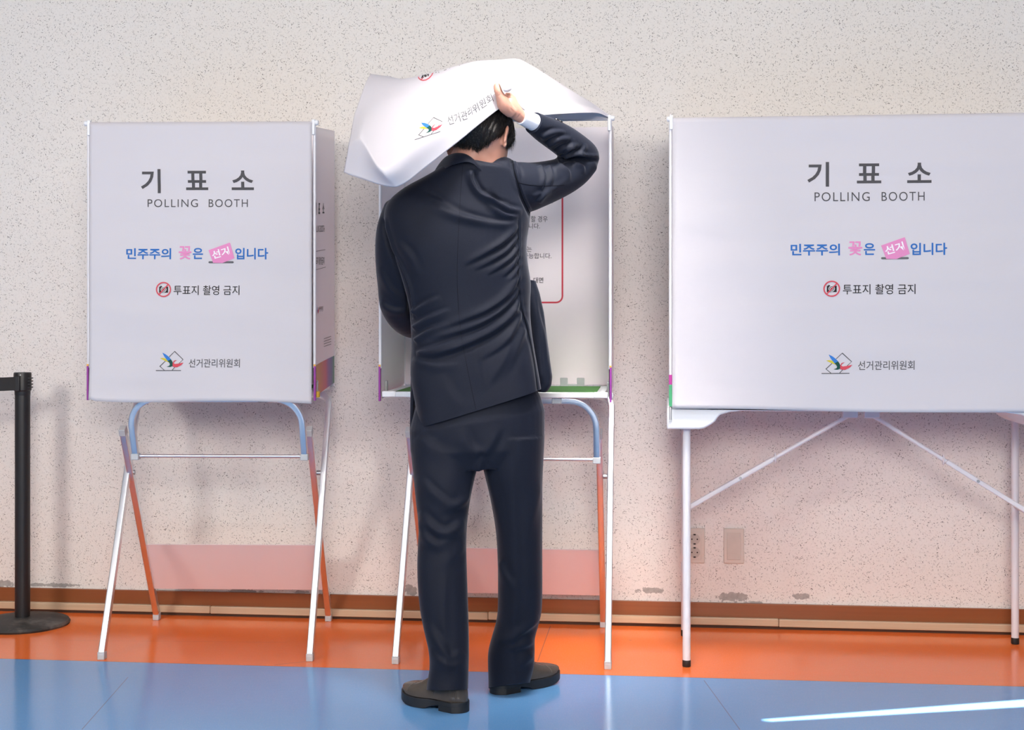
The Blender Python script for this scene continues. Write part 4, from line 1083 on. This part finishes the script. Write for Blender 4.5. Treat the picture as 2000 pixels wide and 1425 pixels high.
# ------------------------------------------------------------------ jacket
bm = bmesh.new()
rows = [  # left px, left y, right px, right y, depth left, depth right, back bulge, front bulge
    (872, 314, 952, 320, 4.14, 4.14, .098, .075), (856, 330, 1000, 328, 4.14, 4.14, .106, .09), (828, 347, 1017, 342, 4.14, 4.14, .106, .10), (790, 368, 1026, 362, 4.14, 4.14, .108, .11),
    (760, 393, 1031, 385, 4.14, 4.14, .112, .12), (750, 420, 1035, 412, 4.14, 4.14, .122, .12), (756, 455, 1033, 440, 4.14, 4.14, .128, .12), (768, 495, 1029, 475, 4.14, 4.14, .130, .12),
    (785, 545, 1031, 515, 4.14, 4.14, .126, .12), (797, 590, 1037, 555, 4.14, 4.14, .120, .12), (802, 635, 1036, 596, 4.14, 4.14, .118, .12), (804, 680, 1037, 635, 4.14, 4.14, .120, .12),
    (803, 730, 1043, 680, 4.14, 4.14, .126, .12), (809, 775, 1050, 722, 4.14, 4.14, .130, .10), (816, 815, 1056, 755, 4.14, 4.14, .134, .08), (824, 870, 1061, 800, 4.14, 4.14, .136, .07)]
P0_ = catmull([Vector((r[0], r[1], r[6])) for r in rows], 3); P1_ = catmull([Vector((r[2], r[3], r[7])) for r in rows], 3)
ring_loft(bm, [sring((a.x, a.y), (b.x, b.y), 4.14, 4.14, a.z, b.z, n=64, p=2.5 + max(0.0, (a.y - 640) / 190)) for a, b in zip(P0_, P1_)])
# right sleeve, raised
limb(bm, [(955, 358, 4.12, .062), (985, 362, 4.125, .070), (1018, 366, 4.15, .074), (1050, 360, 4.185, .067), (1090, 348, 4.225, .059), (1122, 332, 4.255, .052), (1143, 312, 4.27, .0465)], n=36)
limb(bm, [(1100, 338, 4.24, .050), (1133, 316, 4.265, .048), (1140, 307, 4.27, .0465), (1127, 294, 4.25, .0475), (1098, 273, 4.205, .0465), (1066, 254, 4.155, .039), (1036, 235.5, 4.105, .030)], n=36)
blob(bm, W(978, 340, 4.125), (.056, .065, .052)); blob(bm, W(1001, 336, 4.13), (.030, .05, .030)); blob(bm, W(962, 336, 4.115), (.040, .05, .036))
# left sleeve, hanging then reaching into the booth
limb(bm, [(793, 412, 4.15, .066), (782, 450, 4.175, .070), (779, 500, 4.20, .069), (780, 550, 4.23, .066), (784, 590, 4.255, .064), (799, 618, 4.30, .060), (825, 632, 4.37, .052), (852, 645, 4.43, .045)], n=36)
me = evaluated(bm, 0.0030, 9)
J = []
# folds fanning out from the right armhole and side seam across the back
J += [([(1012, 440), (985, 470), (945, 495), (905, 515)], .0075, 7, .14, .6), ([(1013, 458), (990, 488), (960, 508), (925, 525)], .006, 6, .14, .6),
      ([(1014, 478), (1000, 500), (975, 520), (950, 535)], .006, 5, .14, .6), ([(1014, 497), (1000, 520), (980, 540)], .0055, 5, .14, .6),
      ([(1014, 515), (1004, 535), (990, 550)], .005, 4.5, .14, .6), ([(1014, 535), (990, 575), (950, 605), (900, 625), (860, 640)], .0085, 8, .10, .5),
      ([(1015, 560), (985, 600), (940, 630), (890, 648), (840, 660)], .0080, 8, .10, .45), ([(1016, 585), (995, 620), (955, 650), (900, 675), (850, 690), (812, 692)], .0085, 9, .10, .3),
      ([(1018, 605), (1000, 650), (970, 680), (930, 700)], .006, 9, .05, .6), ([(1025, 640), (1000, 700), (975, 745)], .005, 11, .1, .6),
      ([(806, 610), (830, 595), (862, 580)], .005, 7, .05, .7), ([(805, 640), (835, 622), (880, 605)], .006, 7, .05, .6), ([(808, 665), (840, 645), (880, 632)], .006, 7, .05, .6),
      ([(812, 690), (850, 680), (890, 668)], .005, 7, .1, .5), ([(806, 700), (850, 715), (905, 712)], .004, 9, .1, .6),
      # shoulder blade pulls
      ([(922, 330), (922, 352), (938, 378), (970, 396), (995, 402)], .012, 7, .1, .35), ([(945, 372), (968, 398), (1000, 410), (1020, 412)], .008, 8, .3, .2),
      ([(830, 395), (870, 415), (915, 428), (950, 432)], .006, 9, .4, .4), ([(820, 378), (850, 390), (880, 408), (905, 418)], .005, 8, .4, .4),
      ([(880, 408), (930, 430), (985, 438), (1012, 432)], .005, 8, .3, .2), ([(950, 400), (985, 420), (1012, 424)], .006, 6, .3, .2),
      ([(770, 470), (800, 500), (815, 540)], .004, 10, .3, .5),
      # lower back
      ([(1000, 640), (985, 700), (945, 760)], .004, 12, .2, .5), ([(860, 730), (880, 770), (905, 800)], .003, 14, .4, .4), ([(925, 660), (932, 720), (945, 770)], .0025, 12, .3, .3),
      # sleeve folds at the crook and along the upper arm
      ([(1055, 322), (1062, 345), (1056, 372)], .007, 5, .1, .4), ([(1072, 322), (1078, 345), (1070, 372)], .006, 5, .1, .5), ([(1090, 318), (1110, 335), (1112, 355)], .006, 5.5, .1, .5),
      ([(1120, 318), (1138, 325), (1140, 340)], .006, 5, .1, .5), ([(1090, 312), (1120, 306), (1150, 309), (1170, 310)], -.010, 5, .05, .2), ([(1100, 306), (1125, 298), (1148, 302)], .007, 5, .1, .4),
      ([(1085, 300), (1105, 288), (1130, 282)], .008, 5.5, .1, .5), ([(1068, 285), (1090, 272), (1115, 270)], .008, 6, .1, .5), ([(1055, 268), (1080, 258), (1105, 258)], .006, 6, .1, .5),
      ([(1100, 300), (1115, 285), (1120, 270)], .006, 5, .1, .5), ([(1130, 300), (1140, 290), (1142, 280)], .006, 4.5, .1, .5), ([(1040, 385), (1075, 370), (1110, 350)], .004, 7, .2, .5),
      ([(1050, 395), (1062, 380), (1075, 372)], .005, 5, .1, .6),
      # armhole seam, side seam, left armhole
      ([(1000, 310), (1004, 335), (1010, 355), (1020, 385), (1036, 420)], -.0060, 3.6, .05, 0), ([(1005, 315), (1010, 330), (1016, 348)], .003, 5, .2, .3),
      ([(746, 424), (753, 452), (765, 486), (782, 523), (799, 570), (803, 625)], -.012, 4.5, .1, .1),
      ([(1014, 425), (1013, 490), (1013, 550), (1019, 602), (1032, 650), (1044, 707), (1052, 768)], -.0026, 3, .05, 0),
      ([(740, 520), (760, 560), (790, 590)], .004, 8, .2, .4), ([(742, 590), (765, 605), (795, 608)], .005, 7, .2, .3)]
folds(me, [(a, h * 1.2, w_ * .78, t0, t1) for a, h, w_, t0, t1 in J], 0.0)
# fine, uneven puckering so no stretch of cloth is perfectly smooth
v = arr(me); n = nrm(me)
nz = np.array([mnoise.noise(Vector((p[0] * 7 + p[2] * 4, p[1] * 7, p[2] * 9 - p[0] * 5))) for p in v]); put(me, v + n * (nz * 0.0022)[:, None])
# straight hem rising to the right, and sleeve ends
cut(me, W(930, 802.5, 4.0), (-UPV + RGT * ((838 - 766) / (1052 - 820))).normalized())
bm = bmesh.new(); bm.from_mesh(me)
ce = W(1042.5, 238.8, 4.115); cdir = (W(1018, 227, 4.075) - W(1066, 254, 4.155)).normalized()
sel = {v for v in bm.verts if (v.co - ce).length < 0.09}; fs = [f for f in bm.faces if all(v in sel for v in f.verts)]; es = {e for f in fs for e in f.edges}
r = bmesh.ops.bisect_plane(bm, geom=list(sel) + list(es) + fs, plane_co=ce, plane_no=cdir, clear_outer=True)
bmesh.ops.holes_fill(bm, edges=[e for e in r['geom_cut'] if isinstance(e, bmesh.types.BMEdge)], sides=0)
bm.to_mesh(me); bm.free()
jack = finish('jacket', me, M_SUIT, MAN)
bv = BVHTree.FromPolygons([v.co.copy() for v in me.vertices], [tuple(p.vertices) for p in me.polygons])
def on_jacket(px, py, lift=0.0004):
    h = bv.ray_cast(CAM, ray(px, py).normalized())
    return h[0] - ray(px, py).normalized() * lift if h[0] is not None else None
for pts, r in (([(904, 322), (897, 420), (893, 540), (899, 640), (915, 730), (931, 806)], .00035), ([(1001, 312), (1005, 335), (1011, 355), (1020, 385), (1035, 417)], .0012),
               ([(1012, 430), (1012.5, 490), (1013, 550), (1019, 602)], .0007), ([(1019, 602), (1032, 650), (1043, 705), (1050, 766)], .0013), ([(1012, 357), (1040, 362), (1070, 363), (1102, 361)], .0008)):
    C = [on_jacket(p.x, p.y) for p in catmull([Vector((a, b, 0)) for a, b in pts], 14)]; C = [c for c in C if c is not None]
    if len(C) > 3:
        b2 = bmesh.new(); sweep(b2, C, circ(r, 6), up=Vector((0, -1, 0.1))); adopt(obj('seam', b2, M_SEAM), jack)
# front skirts of the jacket showing past the side vents
bm = bmesh.new()
ring_loft(bm, [sring((1022, 545), (1046, 548), 4.20, 4.20, .03, .03, n=24), sring((1026, 575), (1054, 572), 4.20, 4.20, .035, .03, n=24), sring((1030, 610), (1062.5, 610), 4.20, 4.20, .037, .03, n=24), sring((1036, 655), (1068, 655), 4.20, 4.20, .038, .03, n=24),
               sring((1040, 700), (1074, 700), 4.20, 4.20, .038, .03, n=24), sring((1044, 735), (1079, 735), 4.20, 4.20, .036, .03, n=24), sring((1046, 752), (1077, 752), 4.20, 4.20, .034, .03, n=24), sring((1047, 764), (1068, 766), 4.20, 4.20, .03, .03, n=24)])
me = evaluated(bm, 0.0034, 4); folds(me, [([(1040, 565), (1050, 620), (1056, 700), (1060, 750)], .006, 6, .2, .1), ([(1046, 600), (1062, 650), (1068, 710)], .004, 5, .3, .3)])
adopt(finish('front_skirt', me, M_SUIT), jack)
bm = bmesh.new(); ring_loft(bm, [sring((802.5, 725), (830, 725), 4.17, 4.17, .035, .05, n=24), sring((801.5, 785), (812, 785), 4.17, 4.17, .03, .05, n=24), sring((800.5, 843), (808, 843), 4.17, 4.17, .03, .05, n=24)])
adopt(finish('front_skirt', evaluated(bm, 0.0034, 3), M_SUIT), jack)
# collar
bm = bmesh.new()
up_e = [(842, 352, 4.19), (852, 328, 4.155), (868, 308, 4.105), (885, 299.5, 4.062), (900, 298.5, 4.045), (912, 301.5, 4.040), (924, 309.5, 4.042), (936, 321, 4.046), (947, 334, 4.06)]
lo_e = [(832, 358, 4.165), (845, 343, 4.115), (862, 334, 4.07), (881, 323.5, 4.035), (900, 317.5, 4.022), (914, 316.5, 4.022), (925, 320, 4.024), (934, 328, 4.028), (944, 340, 4.045)]
U_ = catmull([W(*p) for p in up_e], 6); L_ = catmull([W(*p) for p in lo_e], 6)
rings = []
for a, b in zip(U_, L_):
    out_ = -FWD; m_ = (a + b) / 2
    rings.append([a, a * .75 + b * .25 + out_ * .006, m_ + out_ * .007, a * .2 + b * .8 + out_ * .0055, b + out_ * .002, b - out_ * .004, m_ - out_ * .004, a - out_ * .006])
ring_loft(bm, rings); adopt(obj('collar', bm, M_SUIT, smooth=60), jack)
bm = bmesh.new()
rings = []
for k_, (a, b) in enumerate(list(zip(U_, L_))[2:46]):
    c_ = HC * 0.15 + W(918, 318, 4.125) * .85; i_ = (c_ - a).normalized()
    t_ = a + i_ * .004 + UPV * (.004 - .007 * min(1.0, k_ / 14)); rings.append([t_, t_ - UPV * .02 , t_ - UPV * .02 + i_ * .003, t_ + i_ * .003])
ring_loft(bm, rings); adopt(obj('shirt_collar', bm, M_SHIRT), MAN)
# shirt cuff
bm = bmesh.new(); p_ = [W(1062, 250, 4.145), W(1047, 241, 4.122), W(1034, 235, 4.104), W(1017.5, 228.3, 4.079)]
sweep(bm, p_, circ(1.0, 32), up=Vector((0, -1, 0.1)), scales=[.0255, .0255, .0245, .0208]); adopt(obj('shirt_cuff', bm, M_SHIRT, bevel=.0015), MAN)
for px, py in ((1086.5, 231.5), (1093.5, 237.5)):
    b2 = bmesh.new(); h = bv.find_nearest(W(px, py + 2, 4.175)); q_ = h[1].to_track_quat('Z', 'Y').to_matrix()
    s_ = lathe(b2, [(.0062, -.001), (.0072, .0015), (.0062, .0035), (.003, .0028)], n=18)
    bmesh.ops.transform(b2, matrix=Matrix.Translation(h[0]) @ q_.to_4x4(), verts=b2.verts); adopt(obj('sleeve_button', b2, M_BUTTON), jack)

# ------------------------------------------------------------------ shoes
def shoe(heel_px, toe_px, L=0.285, K=0.885):
    h = FL(*heel_px); t = FL(*toe_px); ax = (t - h); ax.z = 0; ax.normalize(); sd_ = Vector((-ax.y, ax.x, 0))
    M = Matrix(((ax.x * K, sd_.x * .96, 0, h.x), (ax.y * K, sd_.y * .96, 0, h.y), (0, 0, 1, 0), (0, 0, 0, 1)))
    E = thing('shoe', None, None, (0, 0, 0)); adopt(E, MAN)
    half = lambda x: {0: 0}.get(x, 0.0) or (0.034 * min(1, (max(x, 0.0) / 0.03)) ** 0.5 if x < 0.03 else (0.034 + 0.004 * math.sin((x - .03) / .09 * PI / 2) if x < 0.12 else (0.038 + 0.012 * math.sin((x - .12) / .07 * PI / 2) if x < 0.19 else 0.050 * math.sqrt(max(0.0, 1 - ((x - .19) / (L - .19)) ** 2.4)))))
    xs = [0.0012, .006, .015, .03, .05, .075, .1, .12, .145, .17, .19, .21, .23, .25, .265, .276, .2825, L - .0006]
    bend = lambda x: 0.006 * math.sin(max(0, x - .1) / .185 * PI)
    toe_up = lambda x: 0.010 * max(0, (x - .19) / .095) ** 2
    topz = lambda x: float(np.interp(x, [0, .02, .05, .09, .11, .14, .17, .20, .23, .26, .28, L], [.094, .098, .100, .104, .102, .090, .074, .063, .057, .051, .044, .036])) 
    b2 = bmesh.new(); rings = []
    for x in xs:
        hw = max(half(x), .002) * 0.97; z0 = .030 + toe_up(x); z1 = topz(x) + toe_up(x) * .5; c = bend(x); ring = []
        for i in range(20):
            a = PI * i / 19; u = math.cos(a); k = math.sin(a)
            ww = hw * math.copysign(abs(u) ** .62, u) * (1 - .25 * k ** 2 if x < .13 else 1.0)
            ring.append(Vector((x if x > .02 else x + .006 * k, c + ww, z0 + (z1 - z0) * k ** .8)))
        ring += [Vector((x, c - hw * .6, z0 - .004)), Vector((x, c + hw * .6, z0 - .004))]
        rings.append([M @ p for p in ring])
    ring_loft(b2, rings); up = adopt(obj('upper', b2, M_LEATHER, smooth=70), E)
    bvh = BVHTree.FromPolygons([v.co.copy() for v in up.data.vertices], [tuple(p.vertices) for p in up.data.polygons])
    def welt(z0f, z1f, grow, x0, x1, name, m):
        b2 = bmesh.new(); P = []; xx = [x for x in np.linspace(x0, x1, 40)]
        lp = [(x, bend(x) + (max(half(x), .001) + grow)) for x in xx] + [(x, bend(x) - (max(half(x), .001) + grow)) for x in reversed(xx)]
        lo_ = [M @ Vector((x, y, z0f(x))) for x, y in lp]; hi = [M @ Vector((x, y, z1f(x))) for x, y in lp]
        ring_loft(b2, [lo_, hi]); return adopt(obj(name, b2, m, bevel=.0012, smooth=40), E)
    welt(lambda x: .016 * (1 if x < .09 else max(0, 1 - (x - .09) / .05) ** .7) + .001 + toe_up(x) * (1 + .5 * (x > .19)), lambda x: .0285 + toe_up(x), .0035, .0, L, 'sole', M_SOLE)
    welt(lambda x: .0, lambda x: .030, .0030, .0, .088, 'heel', M_SOLE)
    def stitch(pts):
        C = []
        for x, a in pts:
            o_ = M @ Vector((x, bend(x), .035)); d_ = (M.to_3x3() @ Vector((0, math.cos(a), math.sin(a)))).normalized()
            hh = bvh.ray_cast(o_, d_)
            if hh[0] is not None: C.append(hh[0] + d_ * .0003)
        if len(C) > 3:
            b3 = bmesh.new(); sweep(b3, C, circ(.0008, 6), up=Vector((0.2, 0.3, 1))); adopt(obj('stitching', b3, M_STITCH), E)
    A = np.linspace(0.12, PI - .12, 26)
    stitch([(.19 + .035 * abs(math.cos(a)) ** 1.5 + .028 * math.exp(-((a - PI / 2) / .22) ** 2), a) for a in A])
    stitch([(.135 - .02 * abs(math.cos(a)), a) for a in A]); stitch([(.022 + .0 * a, a) for a in np.linspace(.1, 1.2, 12)]); stitch([(.022, a) for a in np.linspace(PI - .1, PI - 1.2, 12)])
    for k in range(3):
        stitch([(.135 + .016 * k, a) for a in np.linspace(PI / 2 - .32, PI / 2 + .32, 9)])
    return E
for (h_, t_), k_ in zip(SHOES, (0.82, 0.885)): shoe(h_, t_, K=k_)

# ================================================================== the lifted curtain of the middle booth
rodL = fr2.M @ Vector((ox - hw + 0.007, yc + 0.004, 1.735)); rodR = fr2.M @ Vector((ox + hw - 0.007, yc + 0.004, 1.735))
CU = [0, .08, .2, .35, .5, .62, .72, .8, .88, .95, 1.0]
def row(px): return [W(*p) for p in px]
ROWS = [
    [rodL.lerp(rodR, u) for u in CU],
    row([(724, 144, 4.30), (752, 147, 4.29), (788, 153.5, 4.28), (850, 139, 4.28), (925, 120, 4.28), (975, 116, 4.28), (1016, 115.5, 4.29), (1062, 142, 4.34), (1118, 177, 4.42), (1164, 206, 4.50), (1194, 228, 4.53)]),
    row([(693, 222, 4.12), (718, 205, 4.13), (772, 190, 4.12), (830, 182, 4.10), (900, 160, 4.10), (962, 148, 4.10), (1006, 150, 4.12), (1055, 178, 4.22), (1112, 197, 4.35), (1162, 213, 4.485), (1194.5, 229, 4.53)]),
    row([(681, 282, 4.00), (704, 272, 3.95), (747, 331, 3.85), (812, 284, 3.89), (880, 240, 3.95), (948, 190, 4.02), (1000, 178, 4.078), (1046, 207, 4.135), (1106, 211, 4.27), (1162, 217.5, 4.455), (1195, 230, 4.53)]),
    row([(671, 337, 4.02), (698, 347, 3.97), (773, 366, 3.885), (836, 323, 3.915), (902, 271, 3.965), (970, 216, 4.03), (1003, 200, 4.086), (1042, 224, 4.12), (1100, 222, 4.25), (1165, 219.5, 4.445), (1195, 231, 4.53)]),
]
VV = [0, .30, .55, .86, 1.0]
def spline1(knots, vals, t, soft):
    i = 0
    while i < len(knots) - 2 and t > knots[i + 1]: i += 1
    k = (t - knots[i]) / (knots[i + 1] - knots[i]); k = max(0.0, min(1.0, k))
    p1, p2 = vals[i], vals[i + 1]; lin = p1.lerp(p2, k)
    h = knots[i + 1] - knots[i]
    m1 = (vals[i + 1] - vals[i - 1]) / (knots[i + 1] - knots[i - 1]) * h if i > 0 else (p2 - p1)
    m2 = (vals[i + 2] - vals[i]) / (knots[i + 2] - knots[i]) * h if i < len(vals) - 2 else (p2 - p1)
    cub = (2 * k ** 3 - 3 * k ** 2 + 1) * p1 + (k ** 3 - 2 * k ** 2 + k) * m1 + (-2 * k ** 3 + 3 * k ** 2) * p2 + (k ** 3 - k ** 2) * m2
    return lin.lerp(cub, soft)
NUc, NVc = 150, 120; T = 0.0012
def surfc(u, v):
    return spline1(VV, [spline1(CU, r_, u, 0.72) for r_ in ROWS], v, 0.50)
G = [[surfc(i / NUc, j / NVc) for i in range(NUc + 1)] for j in range(NVc + 1)]
V = [p for r_ in G for p in r_]; nf = len(V)
NR = []
for j in range(NVc + 1):
    for i in range(NUc + 1):
        a = G[j][min(i + 1, NUc)] - G[j][max(i - 1, 0)]; b = G[min(j + 1, NVc)][i] - G[max(j - 1, 0)][i]
        n_ = a.cross(b)
        NR.append(n_.normalized() if n_.length > 1e-9 else Vector((0, -1, 0)))
# light creasing
for k in range(nf):
    p = V[k]; q_ = mnoise.noise(Vector((p.x * 9, p.y * 9, p.z * 9))) * .0022 + mnoise.noise(Vector((p.x * 22, p.y * 22, p.z * 22 + 4))) * .0008
    j = k // (NUc + 1)
    V[k] = p + NR[k] * q_ * min(1, j / 8)
V += [p + n_ * T for p, n_ in zip(V, NR)]
F = []; MI = []
w_ = NUc + 1
for j in range(NVc):
    for i in range(NUc):
        a = j * w_ + i
        F.append((a, a + w_, a + w_ + 1, a + 1)); F.append((nf + a, nf + a + 1, nf + a + w_ + 1, nf + a + w_))
for i in range(NUc):
    a = NVc * w_ + i; F.append((a, a + nf, a + nf + 1, a + 1)); F.append((i, i + 1, i + nf + 1, i + nf))
for j in range(NVc):
    a = j * w_; F.append((a, a + nf, a + nf + w_, a + w_)); a += NUc; F.append((a, a + w_, a + nf + w_, a + nf))
MI = [0] * len(F)
bvc = BVHTree.FromPolygons(V, F)
pr = Print()
# emblem, tipped with the sheet
src = np.array([[304.8, 723.2, 1], [354, 723.2, 1], [341.2, 686, 1]]); dst = np.array([[809.8, 272.9], [859.9, 256.6], [846.7, 229.4]])
Aff = np.linalg.solve(src, dst)
e_ = emblem().moved(lambda x, y: tuple(np.array([x, y, 1]) @ Aff)); pr.items += e_.items
pr.text_aff('선거관', (876.2, 245.2), (915.0, 232.2), (871.6, 227.6), GR, .004); pr.text_aff('리', (916.2, 229.0), (923.5, 223.5), (911.8, 211.5), GR, .004)
pr.text_aff('위원회', (926.6, 222.8), (964.4, 197.2), (920.6, 207.0), GR, .004)
pr.stroke([(817.2, 150), (818.2, 153), (822, 156), (826, 157), (832, 156), (838, 152.5), (843, 147), (846, 141)], 2.0, RD)
pr.poly([(822, 153), (824.5, 147), (838, 144), (837, 148.5)], BK); pr.ring((831, 148), 3.4, 1.1, WH, 2, 16); pr.stroke([(822.6, 155.5), (826, 152)], 1.8, RD, 3)
for st in ([(850, 141.8), (853, 140.8)], [(856.5, 140), (857.4, 142.2)], [(867, 137.6), (872, 135.6)], [(872, 132), (873.4, 135)], [(877.5, 131.5), (878.3, 133.7)], [(896.5, 128.2), (898, 127)]): pr.stroke(st, .9, DG)
def on(px, py, l):
    d = ray(px, py).normalized(); h = bvc.ray_cast(CAM, d)
    return None if h[0] is None or (h[0] - CAM).length > 4.75 else h[0] - d * (0.0013 + 0.0003 * l)
pr = pr.finer(2.0); pr.place(on, V, F, MI)
c2 = mesh_obj('curtain', V, F, [M_CLOTH] + INKS, None, True, MI); adopt(c2, B2)
# the small flap of sheet turned over the index finger
bm = bmesh.new()
fp = [[(975.5, 160.5, 4.012), (985, 157, 4.030), (999, 160, 4.05)], [(977, 166.5, 4.006), (987, 165, 4.018), (1000, 168, 4.045)], [(981, 174, 4.004), (989.5, 174, 4.012), (999.5, 174, 4.045)], [(984.5, 178.8, 4.010), (990.5, 180, 4.018), (997.5, 176.5, 4.046)]]
g4 = [catmull([W(*p) for p in r_], 6) for r_ in fp]; cols = [catmull([g4[j][i] for j in range(4)], 5) for i in range(len(g4[0]))]
va = [[bm.verts.new(p) for p in c] for c in cols]; vb = [[bm.verts.new(p + FWD * .0012) for p in c] for c in cols]
for i in range(len(cols) - 1):
    for j in range(len(cols[0]) - 1):
        bm.faces.new((va[i][j], va[i][j + 1], va[i + 1][j + 1], va[i + 1][j])); bm.faces.new((vb[i][j], vb[i + 1][j], vb[i + 1][j + 1], vb[i][j + 1]))
adopt(obj('turned_hem', bm, M_CLOTH, smooth=80), c2)
